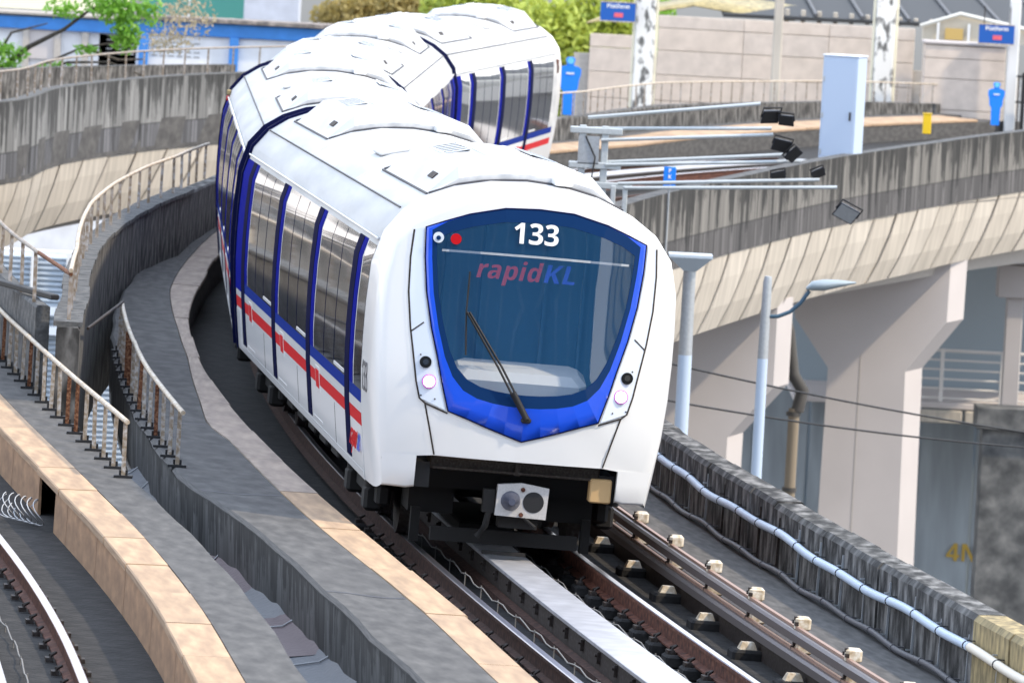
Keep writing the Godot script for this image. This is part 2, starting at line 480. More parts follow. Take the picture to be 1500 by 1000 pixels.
func build_main_viaduct() -> void:
	var v := thing("main_viaduct", "curved concrete viaduct carrying the white metro train, tan panels along its walkway", "viaduct", tp(0, 0, -1))
	# box girder and deck
	var secs := []
	for s in span(-22, 127, 2.0):
		var l := curve(WALK_L, s); var r := curve(WALL_R, s)
		var b := drop(s)
		secs.append(pv([ty(s, l, b + -0.34), ty(s, r - 0.02, b - 0.34), ty(s, r - 0.15, b - 0.52), ty(s, r - 0.75, b - 1.95), ty(s, l + 1.0, b - 1.95), ty(s, l + 0.1, b - 0.62)]))
	var st := surf()
	loft(st, secs, true, 0, true)
	part("girder", st, mats.under, v)
	# track bed between the walkways
	st = surf(); secs = []
	for s in span(-22, 127, 1.5):
		var r := curve(WALL_R, s)
		secs.append(pv([tp(s, curve(PANEL_R, s) - 0.03, -0.28), tp(s, r - 0.9, -0.28)]))
	loft(st, secs)
	part("track_bed", st, mats.bed, v)
	# left walkway: concrete slab
	st = surf(); secs = []
	for s in span(-22, 127, 1.0):
		var l := curve(WALK_L, s) ; var p := curve(PANEL_L, s); var q := curve(PANEL_R, s) - 0.02
		var dy := 0.012 * sin(s * 1.7) + 0.008 * sin(s * 4.1)
		secs.append(pv([tp(s, l + 0.05 + dy, -0.40), tp(s, l + dy, 0.17), tp(s, l + 0.03 + dy, 0.20), tp(s, p, 0.20), tp(s, p + 0.005, 0.145), tp(s, q, 0.145), tp(s, q, -0.3)]))
	loft(st, secs, false, 0, false, 11.0)
	part("walkway", st, mats.walk, v)
	st = surf(); secs = []
	for s in span(-22, 127, 1.0):   # its outer face, weathered in runs
		var l := curve(WALK_L, s)
		var dy := 0.012 * sin(s * 1.7) + 0.008 * sin(s * 4.1) - 0.006
		secs.append(pv([tp(s, l + dy - 0.003, 0.165), tp(s, l + dy - 0.003 + 0.045, -0.40)]))
	loft(st, secs, false, 0, false, 15.0)
	part("walkway_face", st, mat("walk_face", lin(0.135, 0.135, 0.137), 0.9, {"tex": stain_tex("stain_c", 57, 0.98, 0.45), "uv": true}), v)
	# tan cover panels, one by one
	var cuts := []
	var s0 := -21.7
	while s0 < 126:
		cuts.append(s0); s0 += 3.1
	for i in cuts.size() - 1:
		var a: float = cuts[i] + 0.008; var b: float = cuts[i + 1] - 0.008
		var lift := rng.randf_range(-0.005, 0.007)
		var kick := rng.randf_range(-0.012, 0.012)
		secs = []
		for s in span(a, b, 1.0):
			var p := curve(PANEL_L, s) + 0.012; var q := curve(PANEL_R, s) + kick
			secs.append(pv([tp(s, p, 0.15), tp(s, p, 0.202 + lift), tp(s, q - 0.01, 0.205 + lift), tp(s, q, 0.195 + lift), tp(s, q, 0.15)]))
		st = surf()
		loft(st, secs, true, 0, true)
		var m: Material = [mats.tan_a, mats.tan_b, mats.tan_c][rng.randi() % 3]
		if a > 2.0 and a < 66.0: m = mats.tan_grey  # panels beside the train: its shadow painted in as duller tan
		part("cover_panel", st, m, v)
	for q in [-12.5, -5.2, 2.6, 9.6, 17.5]:
		st = surf(); secs = []
		for k in [0.0, 0.25, 0.5, 0.75, 1.0]:
			var u: float = lerpf(curve(WALK_L, q) + 0.02, curve(PANEL_L, q) - 0.01, k)
			var w: float = q + 0.10 * sin(k * 5.0 + q)
			secs.append(pv([tp(w - 0.035, u, 0.2025), tp(w + 0.035, u, 0.2025)]))
		loft(st, secs)
		part("expansion_joint", st, mats.seam, v)
	# outer parapet, from where the two viaducts part
	for seg in [[11.2, 34.0], [34.0, 127.0]]:
		st = surf(); secs = []
		for s in span(seg[0], seg[1], 1.0):
			var l := curve(WALL_L, s)
			var t := curve(WALL_L_TOP, s)
			secs.append(pv([ty(s, l, -0.9 + drop(s)), ty(s, l, t - 0.03), ty(s, l - 0.02, t), ty(s, l - 0.22, t), ty(s, l - 0.24, t - 0.03), ty(s, l - 0.24, -0.9 + drop(s))]))
		loft(st, secs, true, 0, true)
		part("parapet", st, mats.shaded_parapet if seg[0] < 20 else mats.wall_dark, v)
	for i in 30:   # uneven coping blocks on it
		var a := 11.3 + i * 0.95
		st = surf(); secs = []
		var w := rng.randf_range(-0.012, 0.012)
		for s in [a, a + 0.46, a + 0.92]:
			var l := curve(WALL_L, s) + 0.03 + w
			var t := curve(WALL_L_TOP, s)
			secs.append(pv([ty(s, l, t + 0.002), ty(s, l, t + 0.05), ty(s, l - 0.30, t + 0.055), ty(s, l - 0.30, t + 0.002)]))
		loft(st, secs, true, 0, true)
		part("coping_stone", st, mats.cap, v)
	# right walkway
	st = surf(); secs = []
	for s in span(-22, 127, 1.0):
		var r := curve(WALL_R, s) - 0.28
		var l := r - 0.66 + 0.012 * sin(s * 2.1)
		secs.append(pv([tp(s, l, -0.3), tp(s, l, -0.02), tp(s, l + 0.02, 0.0), tp(s, r + 0.01, 0.0)]))
	loft(st, secs, false, 0, false, 9.0)
	part("service_walkway", st, mats.walk, v)
	# right parapet near the camera: separate blocks
	var bs := -22.0
	while bs < 44.0:
		var a := bs + 0.012; var b := bs + 1.24 - 0.012
		var jig := rng.randf_range(-0.012, 0.012); var jh := rng.randf_range(-0.012, 0.012)
		st = surf(); secs = []
		for s in [a, (a + b) / 2, b]:
			var o := curve(WALL_R, s) + jig
			var t := curve(WALL_R_TOP, s) + jh
			secs.append(pv([ty(s, o - 0.28, -0.5), ty(s, o - 0.28, t - 0.045), ty(s, o - 0.245, t), ty(s, o - 0.03, t), ty(s, o, t - 0.03), ty(s, o, -0.5)]))
		loft(st, secs, true, 0, true)
		var m: Material = mats.sun_yellow if bs < -7.2 else mats.wall_dark  # nearest blocks coloured as if the sun struck them
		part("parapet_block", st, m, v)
		bs += 1.24
	# far right parapet, the stained outer face seen across the street
	st = surf(); secs = []
	for s in span(43.6, 127, 1.0):
		var o := curve(WALL_R, s); var t := curve(WALL_R_TOP, s)
		secs.append(pv([ty(s, o - 0.28, -0.9), ty(s, o - 0.28, t), ty(s, o - 0.004, t), ty(s, o - 0.004, -0.52)]))
	loft(st, secs)
	part("parapet", st, mats.cap, v)
	st = surf(); secs = []
	for s in span(43.6, 127, 1.0):
		var o := curve(WALL_R, s); var t := curve(WALL_R_TOP, s)
		secs.append(pv([ty(s, o, t + 0.002), ty(s, o, -0.52)]))
	loft(st, secs, false, 0, false, 22.0)
	part("parapet_face", st, mats.grey_wall_b, v)
	# beige girder panels below it, joints leaning
	girder_panels(v, 44.0, 126.0, 2.25, func(s, y, k): return ty(s, curve(WALL_R, s) - k, y))

func girder_panels(v: Node3D, a: float, b: float, step: float, at: Callable) -> void:
	var back := []
	for q in span(a, b, 2.0): back.append(pv([at.call(q, -0.5, 0.05), at.call(q, -0.95, 0.085), at.call(q, -1.45, 0.165), at.call(q, -1.86, 0.285)]))
	var bst := surf()
	loft(bst, back)
	part("girder_web", bst, mat("joint_dark", lin(0.22, 0.19, 0.16), 0.95), v)
	var s := a
	var i := 0
	while s < b - step:
		var e := s + step - 0.10
		var lean := 1.25
		var out := rng.randf_range(-0.012, 0.02)
		var secs := []
		for f in [0.0, 0.5, 1.0]:
			var q := lerpf(s, e, f)
			var r := PackedVector3Array()
			for k in [[-0.525, 0.03], [-0.95, 0.06], [-1.45, 0.14], [-1.86, 0.26]]:
				r.append(at.call(q - lean * (-0.525 - k[0]), k[0], k[1] - out))
			for k in [[-1.86, 0.40], [-0.525, 0.20]]:
				r.append(at.call(q - lean * (-0.525 - k[0]), k[0], k[1] - out))
			secs.append(r)
		var st := surf()
		loft(st, secs, true, 0, true)
		part("girder_panel", st, mats.beige_a if i % 3 != 1 else mats.beige_b, v)
		secs = []
		for f in [-0.055, 0.035]:
			var r := PackedVector3Array()
			for k in [[-0.53, 0.03], [-0.95, 0.06], [-1.45, 0.14], [-1.86, 0.26]]:
				r.append(at.call(e + 0.05 + f * (1.3 + k[0] * 0.3) - lean * (-0.525 - k[0]), k[0], k[1] - 0.028))
			secs.append(r)
		st = surf()
		loft(st, secs)
		part("joint_seal", st, mats.joint_dark, v)
		s += step; i += 1

func build_second_viaduct() -> void:
	var v := thing("second_viaduct", "grey stained concrete viaduct of the empty track, orange panels lining its walkway edge", "viaduct", wp(10, -2, -1))
	var secs := []
	var T := wline.size() * 0.5 - 1.5
	for t in span(0, T, 2.0):
		secs.append(pv([wp(t, -0.03, -0.36), wp(t, -0.1, -0.6), wp(t, -0.75, -1.85), wp(t, -3.9, -1.85), wp(t, -4.6, -0.36)]))
	var st := surf()
	loft(st, secs, true, 0, true)
	part("girder", st, mats.under, v)
	st = surf(); secs = []
	for t in span(0, T, 1.5): secs.append(pv([wp(t, -0.45, -0.13), wp(t, -4.4, -0.13)]))
	loft(st, secs)
	part("track_bed", st, mats.bed, v)
	st = surf(); secs = []
	for t in span(0, T, 1.0):
		var j := 0.01 * sin(t * 1.9)
		secs.append(pv([wp(t, 0.0, -0.38), wp(t, j, 0.27), wp(t, j - 0.02, 0.30), wp(t, -0.45, 0.30), wp(t, -0.455, 0.24), wp(t, -0.765, 0.24), wp(t, -0.765, 0.20), wp(t, -0.47, 0.19), wp(t, -0.47, -0.31)]))
	loft(st, secs, false, 0, false, 11.0)
	part("walkway", st, mats.walk, v)
	var t0 := 0.3
	var i := 0
	while t0 < T - 4:
		var a := t0 + 0.006; var b := t0 + 2.0 - 0.006
		var lift := rng.randf_range(-0.004, 0.006); var k := rng.randf_range(-0.008, 0.008)
		secs = []
		for t in [a, (a + b) / 2, b]:
			secs.append(pv([wp(t, -0.462, 0.245), wp(t, -0.462, 0.303 + lift), wp(t, -0.795 + k, 0.305 + lift), wp(t, -0.805 + k, 0.295 + lift), wp(t, -0.805 + k, 0.245)]))
		st = surf()
		loft(st, secs, true, 0, true)
		part("cover_panel", st, [mats.tan_a, mats.tan_b, mats.tan_c][rng.randi() % 3], v)
		t0 += 2.0
	t0 = 0.2
	i = 0
	while t0 < 60:   # tan boards standing under the panels; one is missing where a cable coil hangs out
		var a := t0 + 0.012; var b := t0 + 2.6 - 0.012
		if i == 9: b = t0 + 1.1
		if true:
			secs = []
			for t in [a, (a + b) / 2, b]:
				secs.append(pv([wp(t, -0.77, 0.24), wp(t, -0.79, 0.24), wp(t, -0.80, -0.128), wp(t, -0.77, -0.128)]))
			st = surf()
			loft(st, secs, true, 0, true)
			part("side_board", st, mats.tan_face, v)
		t0 += 2.6; i += 1
	# parapet on the inner side beyond the fork
	var tf := 37.0
	for t in span(0, 80, 0.25):
		if wp(t, 0, 0).z < -71.0:
			tf = t; break
	st = surf(); secs = []
	for t in span(tf, T, 1.0):
		var o := 0.13 * clampf(1.0 - (t - tf) / 26.0, 0, 1)
		var inr := lerpf(-0.26, -0.02, o / 0.13)
		secs.append(pv([wp(t, inr, 0.0), wp(t, inr, 1.12), wp(t, inr + 0.02, 1.15), wp(t, o - 0.022, 1.15), wp(t, o - 0.004, 1.12), wp(t, o - 0.004, -0.3)]))
	loft(st, secs, false, 0, true)
	part("parapet", st, mats.cap, v)
	st = surf(); secs = []
	for t in span(tf, T, 1.0):
		var o := 0.13 * clampf(1.0 - (t - tf) / 26.0, 0, 1)
		secs.append(pv([wp(t, o, 1.135), wp(t, o, -0.3)]))
	loft(st, secs, false, 0, false, 20.0)
	part("parapet_face", st, mats.grey_wall, v)
	girder_panels(v, tf, T - 2, 2.4, func(t, y, k): return wp(t, -k, y + 0.22))
	# far parapet
	st = surf(); secs = []
	for t in span(0, T, 2.0): secs.append(pv([wp(t, -4.4, -0.36), wp(t, -4.4, 1.0), wp(t, -4.65, 1.0), wp(t, -4.65, -0.36)]))
	loft(st, secs, true, 0, true)
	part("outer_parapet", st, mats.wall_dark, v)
	st = surf(); secs = []
	for t in span(0, T, 2.0): secs.append(pv([wp(t, -3.55, -0.31), wp(t, -3.55, 0.28), wp(t, -4.41, 0.28)]))
	loft(st, secs)
	part("far_walkway", st, mats.tan_grey, v)
	# rubber sheets bridging the slot between the two viaducts
	var n := 0
	var s := -21.0
	var g := thing("joint_membrane", "dark blue-grey rubber sheeting lying in the slot between the two viaducts", "sheeting", tp(-2, -2.4, -0.3))
	while s < 8.5:
		var len := rng.randf_range(1.3, 2.7)
		secs = []
		var sag := rng.randf_range(-0.02, 0.03)
		var lap := 0.008 * (n % 2)
		for q in span(s, s + len + 0.1, 0.5):
			var right := tp(q, curve(WALK_L, q) + 0.06, -0.30 + 0.02 * sin(q * 2.3))
			# the far edge meets the second walkway's wall at the same station
			var left := right
			var best := 1e9
			for t in span(0, 50, 0.5):
				var w := wp(t, 0.002, right.y - 0.05)
				var dd := absf((w - right).dot(along(q)))
				if dd < best:
					best = dd; left = w
			var mid := (left + right) / 2 + Vector3(0, -0.05 + sag + lap, 0)
			secs.append(pv([left + Vector3(0, 0.03 + lap, 0), mid + Vector3(0, 0.01, 0), right.lerp(mid, 0.3), right + Vector3(0, 0.05 + lap + 0.02 * sin(q * 5.0), 0)]))
		st = surf()
		loft(st, secs, false, 1)
		var m: Material = mats.membrane_a if n % 2 == 0 else mats.membrane_b
		if n == 8 or n == 10: m = mats.membrane_red
		part("membrane_sheet", st, m, g)
		st = surf()
		var e: PackedVector3Array = secs[secs.size() - 2]
		for k in 3:
			tube(st, pv([e[k] + Vector3(0, 0.012, 0), e[k + 1] + Vector3(0, 0.012, 0)]), 0.008, 5)
		if n % 3 != 0: part("seam_tape", st, mats.tape, g)
		s += len; n += 1

func build_piers() -> void:
	var shapes := [
		[-142.0, [[5.75, -1.71], [9.13, -1.71], [9.11, -3.14], [8.3, -4.22], [8.43, -14.0], [6.56, -14.0], [6.67, -4.22], [5.92, -3.2]], 1.1, 0.42, "broad beige hammerhead pier with one bright white edge under the stained parapet", false],
		[-124.0, [[1.09, -1.73], [4.84, -1.73], [4.84, -3.34], [4.05, -4.29], [3.98, -14.0], [2.07, -14.0], [2.07, -4.29], [1.09, -3.26]], 1.0, 0.32, "beige hammerhead pier behind the two street lamps", false],
		[-70.0, [[-2.6, -1.9], [1.6, -1.9], [1.6, -2.6], [0.6, -3.4], [0.6, -14.0], [-1.2, -14.0], [-1.2, -3.4], [-2.6, -2.6]], 1.2, 0.1, "beige hammerhead pier carrying the head of the train", false],
		[-128.0, [[-12.6, -1.7], [-10.0, -1.7], [-9.9, -2.3], [-10.6, -3.0], [-10.6, -14.0], [-11.8, -14.0], [-11.8, -3.0], [-12.6, -2.3]], 1.2, 0.1, "beige hammerhead pier under the empty track's viaduct", false]]
	for d in shapes:
		var z: float = d[0]
		var o: Array = d[1]
		var v := thing("viaduct_pier", d[4], "pier", Vector3(o[4][0], -14.0, z), "viaduct piers")
		var st := surf()
		var A := PackedVector3Array(); var B := PackedVector3Array(); var C := PackedVector3Array(); var D := PackedVector3Array()
		var mid := Vector2.ZERO
		for q in o: mid += Vector2(q[0], q[1]) / o.size()
		for q in o:
			A.append(Vector3(q[0], q[1], z + 0.0)); B.append(Vector3(q[0] + d[3], q[1] + 0.02, z - d[2]))
		st.set_smooth_group(-1)
		loft(st, [A, B], true, 2)
		var flat := PackedVector2Array()
		for q in o: flat.append(Vector2(q[0], q[1]))
		for e in [[A, 0], [B, 1]]:
			var id := Geometry2D.triangulate_polygon(flat)
			for k in range(0, id.size(), 3):
				tri(st, e[0][id[k]], e[0][id[k + 1]], e[0][id[k + 2]])
		part("pier_body", st, mats.pier, v)
		st = surf()
		var jx: float = (o[4][0] + o[5][0]) / 2 - 0.15
		box(st, Vector3(jx, (o[3][1] + -14.0) / 2, z + 0.004), Vector3(0.018, 10.4, 0.008))
		part("form_joint", st, mats.under, v)

# ---------------------------------------------------------------- track
func rail_secs(at: Callable, u: float, a: float, b: float, step := 1.0) -> Array:
	var r := []
	for s in span(a, b, step):
		r.append(pv([at.call(s, u - 0.07, -0.172), at.call(s, u - 0.07, -0.158), at.call(s, u - 0.012, -0.14), at.call(s, u - 0.012, -0.045), at.call(s, u - 0.036, -0.032), at.call(s, u - 0.036, -0.006), at.call(s, u + 0.036, -0.006), at.call(s, u + 0.036, -0.032), at.call(s, u + 0.012, -0.045), at.call(s, u + 0.012, -0.14), at.call(s, u + 0.07, -0.158), at.call(s, u + 0.07, -0.172)]))
	return r

func build_track() -> void:
	var tr := thing("railway_track", "rusty brown rails with a broad bright metal strip between them ahead of the train", "track", tp(-6, 0, -0.28))
	lay_track(tr, func(s, u, h): return tp(s, u, h), -22.0, 96.0, 5.0, 0.0)
	var t2 := thing("railway_track", "rail polished white beside the wall of orange boards, next to the walkway without a train", "track", wp(8, -2, -0.3))
	lay_track(t2, func(t, u, h): return wp(t, u - 2.24, h + 0.05), 0.0, wline.size() * 0.5 - 1.5, 24.0, 0.0)
	var t3 := thing("railway_track", "branch track along the stained parapet behind the floodlight arms", "track", tp(80, 3.2, -0.28))
	var bt := func(s, u, h): return tp(s, curve(WALL_R, s) - 2.75 + u, h + 0.05)
	for u in [-0.7525, 0.7525]:
		var st := surf()
		loft(st, rail_secs(bt, u, 56, 126, 1.5), true, 0, true)
		part("running_rail", st, mats.rust, t3)
	# coil of wire hanging out of the opening in the boards
	var coil := thing("cable_coil", "loose coil of pale wire spilling from the opening in the orange boards", "cable", wp(25.1, -0.95, -0.29))
	for k in 6:
		var pts := PackedVector3Array()
		for i in 17:
			var a := TAU * i / 16.0 * 0.85 + k * 0.3
			pts.append(wp(25.2 + 0.45 * cos(a) + 0.06 * k, -0.92 - 0.05 * k + 0.05 * sin(a * 2), 0.0 + 0.11 * sin(a) + 0.006 * k))
		var st := surf()
		tube(st, pts, 0.005, 5)
		part("wire_loop", st, mats.tape, coil)

func lay_track(tr: Node3D, at: Callable, a: float, b: float, fine_to: float, _x: float) -> void:
	for u in [-0.7525, 0.7525]:
		var st := surf()
		loft(st, rail_secs(at, u, a, b), true, 0, true)
		part("running_rail", st, mats.rust if u < 0 else mats.rust_red, tr)
		st = surf()
		var secs := []
		for s in span(a, b, 1.0): secs.append(pv([at.call(s, u - 0.034, -0.0058), at.call(s, u - 0.026, 0.0), at.call(s, u + 0.026, 0.0), at.call(s, u + 0.034, -0.0058)]))
		loft(st, secs)
		part("rail_head", st, mats.rail_head, tr)
	# reaction rail: aluminium plate on a steel web with brackets
	var st := surf(); var secs := []
	for s in span(a, b, 1.0): secs.append(pv([at.call(s, -0.19, -0.03), at.call(s, -0.19, -0.004), at.call(s, -0.184, 0.0), at.call(s, 0.184, 0.0), at.call(s, 0.19, -0.004), at.call(s, 0.19, -0.03)]))
	loft(st, secs, true, 0, true)
	part("reaction_plate", st, mats.alu, tr)
	st = surf(); secs = []
	for s in span(a, b, 1.5): secs.append(pv([at.call(s, -0.165, -0.27), at.call(s, -0.165, -0.032), at.call(s, 0.165, -0.032), at.call(s, 0.165, -0.27)]))
	loft(st, secs, true, 0, true)
	part("plate_support", st, mats.iron, tr)
	st = surf(); secs = []
	for s in span(a, b, 1.5): secs.append(pv([at.call(s, -0.24, -0.275), at.call(s, -0.24, -0.215), at.call(s, -0.17, -0.20), at.call(s, -0.17, -0.275)]))
	loft(st, secs, true, 0, true)
	part("support_rib", st, mats.rust, tr)
	# sleepers blocks, clips and bracket bolts
	var plinth := surf(); box(plinth, Vector3.ZERO, Vector3(0.34, 0.11, 0.26), Basis(), 0.02)
	var pm := done(plinth)
	var clip := surf()
	for k in [-1, 1]:
		tube(clip, pv([Vector3(0.115 * k, -0.02, -0.05), Vector3(0.11 * k, 0.03, -0.045), Vector3(0.07 * k, 0.05, 0.0), Vector3(0.11 * k, 0.03, 0.045), Vector3(0.115 * k, -0.02, 0.05)]), 0.012, 5)
		box(clip, Vector3(0.12 * k, -0.01, 0), Vector3(0.06, 0.05, 0.12))
	box(clip, Vector3(0, -0.03, 0), Vector3(0.3, 0.02, 0.12))
	var cm := done(clip)
	var bolt := surf(); box(bolt, Vector3(0, 0, 0), Vector3(0.03, 0.09, 0.05)); disc(bolt, Vector3(-0.02, 0.02, 0), Vector3.RIGHT, 0.014, 0.02, 6)
	var bm := done(bolt)
	var s := a + 0.4
	while s < fine_to:
		var d: Vector3 = (at.call(s + 0.2, 0, 0) - at.call(s - 0.2, 0, 0)).normalized()
		var acr: Vector3 = (at.call(s, 0.5, 0) - at.call(s, -0.5, 0)).normalized()
		var bas := Basis(acr, acr.cross(d), -d)
		for u in [-0.7525, 0.7525]:
			inst("rail_plinth", pm, mats.bed, tr, Transform3D(bas, at.call(s, u, -0.23)))
			inst("rail_clip", cm, mats.iron, tr, Transform3D(bas, at.call(s, u, -0.155)))
		for u in [-0.178, 0.178]:
			inst("support_bracket", bm, mats.iron, tr, Transform3D(bas, at.call(s + 0.3, u, -0.10)))
		s += 0.82
	# signal loop wires on pegs either side of the plate
	for u in [-0.42, 0.40]:
		st = surf()
		var pts := PackedVector3Array()
		for q in span(a, fine_to, 0.3):
			pts.append(at.call(q, u + 0.01 * sin(q * 1.3), -0.13 + 0.018 * cos(q * TAU / 1.05)))
		tube(st, pts, 0.0065, 5)
		part("loop_wire", st, mat("wire", lin(0.20, 0.19, 0.18), 0.6), tr)
		var peg := surf(); tube(peg, pv([Vector3(0, -0.16, 0), Vector3(0.004, 0.01, 0)]), 0.006, 5)
		var pg := done(peg)
		s = a + 0.2
		while s < fine_to:
			inst("wire_peg", pg, mats.wire, tr, Transform3D(Basis(), at.call(s, u, -0.12))); s += 1.05

func build_power_rail() -> void:
	var pr := thing("power_rail", "pair of stacked conductor rails on white insulators beside the train's track", "power rail", tp(-6, 1.45, -0.28))
	power(pr, func(s, u, h): return tp(s, 1.43 + u, h), -22.0, 40.0, 2.03, 0.35)
	var p2 := thing("power_rail", "conductor rail on white insulator blocks along the far stained parapet", "power rail", tp(85, 4, -0.28))
	power(p2, func(s, u, h): return tp(s, curve(WALL_R, s) - 1.35 + u, h + 0.22), 58.0, 124.0, 2.6, 0.0)

func power(pr: Node3D, at: Callable, a: float, b: float, step: float, off: float) -> void:
	for k in [[0.20, 0.0, 0], [0.03, -0.01, 1]]:
		var st := surf(); var secs := []
		for s in span(a, b, 1.0):
			var h: float = k[0]; var u: float = k[1]
			secs.append(pv([at.call(s, u - 0.04, h - 0.075), at.call(s, u - 0.05, h - 0.01), at.call(s, u - 0.032, h + 0.012), at.call(s, u + 0.04, h + 0.012), at.call(s, u + 0.04, h - 0.08)]))
		loft(st, secs, true, 0, true)
		part("conductor_rail", st, mats.conductor, pr)
		st = surf(); secs = []
		for s in span(a, b, 1.0):
			var h: float = k[0]; var u: float = k[1]
			secs.append(pv([at.call(s, u - 0.005, h + 0.014), at.call(s, u - 0.005, h + 0.035), at.call(s, u + 0.03, h + 0.035), at.call(s, u + 0.03, h + 0.014)]))
		loft(st, secs, true, 0, true)
		part("cover_strip", st, mats.conductor_rust, pr)
	var cst := surf(); var csec := []  # added dark strip hiding the light walkway face behind the rails
	for s in span(a, b, 1.0): csec.append(pv([at.call(s, 0.12, -0.279), at.call(s, 0.12, -0.02), at.call(s, 0.15, 0.0), at.call(s, 0.24, 0.0), at.call(s, 0.24, -0.279)]))
	loft(cst, csec, true, 0, true)
	part("added_dark_strip", cst, mats.iron, pr)
	var top := surf(); box(top, Vector3(0.0, 0, 0), Vector3(0.13, 0.12, 0.09), Basis(), 0.022)
	var low := surf(); box(low, Vector3(0.02, 0, 0), Vector3(0.14, 0.10, 0.09), Basis(), 0.02)
	var foot := surf()
	loft(foot, [pv([Vector3(-0.075, 0, -0.06), Vector3(0.075, 0, -0.06), Vector3(0.075, 0, 0.06), Vector3(-0.075, 0, 0.06)]), pv([Vector3(-0.05, 0.06, -0.04), Vector3(0.05, 0.06, -0.04), Vector3(0.05, 0.06, 0.04), Vector3(-0.05, 0.06, 0.04)])], true, 2, true)
	var knob := surf()
	for q in [[-0.055, 0.02, 0.0], [-0.055, -0.02, 0.03], [-0.06, -0.01, -0.04]]:
		box(knob, Vector3(q[0], q[1], q[2]), Vector3(0.03, 0.03, 0.035))
	var tm := done(top); var lm := done(low); var fm := done(foot); var km := done(knob)
	var s := a + off
	while s < b:
		var d: Vector3 = (at.call(s + 0.2, 0, 0) - at.call(s - 0.2, 0, 0)).normalized()
		var acr: Vector3 = (at.call(s, 0.5, 0) - at.call(s, -0.5, 0)).normalized()
		var bas := Basis(acr, acr.cross(d), -d)
		var o := inst("insulator", tm, mats.porcelain, pr, Transform3D(bas, at.call(s, 0.055, 0.255)))
		inst("clamp", km, mats.iron, o, Transform3D(Basis(), Vector3(0, 0.02, 0)))
		o = inst("insulator", lm, mats.porcelain, pr, Transform3D(bas, at.call(s, 0.06, 0.06)))
		inst("clamp", km, mats.iron, o, Transform3D(Basis(), Vector3(0, 0.01, 0)))
		inst("insulator_foot", fm, mats.porcelain, pr, Transform3D(bas, at.call(s, 0.02, -0.20)))
		var st := surf(); box(st, Vector3.ZERO, Vector3(0.34, 0.10, 0.28), Basis(), 0.02)
		inst("plinth", done(st), mats.bed, pr, Transform3D(bas, at.call(s, 0.05, -0.25)))
		s += step

# ---------------------------------------------------------------- railings, conduits
func railing(label: String, at: Callable, a: float, b: float, step: float, h: float, m_rail: Material, r_post: float, r_rail: float, plates: bool, rusted: bool, breaks := []) -> Node3D:
	var v := thing("railing", label, "railing", at.call((a + b) / 2, 0.0))
	var post := surf()
	loft(post, [pv([Vector3(-r_post, 0, -r_post * 0.6), Vector3(r_post, 0, -r_post * 0.6), Vector3(r_post, 0, r_post * 0.6), Vector3(-r_post, 0, r_post * 0.6)]), pv([Vector3(-r_post, h, -r_post * 0.6), Vector3(r_post, h, -r_post * 0.6), Vector3(r_post, h, r_post * 0.6), Vector3(-r_post, h, r_post * 0.6)])], true, 2, true)
	var pm := done(post)
	var plate := surf()
	box(plate, Vector3(0, 0.012, 0), Vector3(0.17, 0.024, 0.10))
	box(plate, Vector3(0.0, -0.02, 0.02), Vector3(0.10, 0.05, 0.05))
	for k in [-1, 1]: disc(plate, Vector3(0.03 * k, 0.045, 0.0), Vector3.UP, 0.012, 0.05, 6)
	var plm := done(plate)
	var edges := [a] + breaks + [b]
	for e in edges.size() - 1:
		var st := surf(); var pts := PackedVector3Array()
		for s in span(edges[e], edges[e + 1], 0.8): pts.append(at.call(s, h))
		pts[pts.size() - 1] = at.call(edges[e + 1] - 0.02, h + 0.012 * (e % 2))
		tube(st, pts, r_rail, 8)
		part("handrail", st, m_rail, v)
	var s := a + step * 0.15
	while s <= b:
		var m: Material = mats.post_white
		if rusted and rng.randf() < 0.16: m = mats.post_rust
		if not rusted: m = mats.post_far
		var lean := Basis(Vector3(0, 0, 1), rng.randf_range(-0.02, 0.02)) * Basis(Vector3(1, 0, 0), rng.randf_range(-0.02, 0.02))
		var q: Vector3 = at.call(s, 0.0)
		inst("post", pm, m, v, Transform3D(lean, q))
		if plates: inst("foot_plate", plm, mats.black, v, Transform3D(Basis(), q))
		s += step
	return v

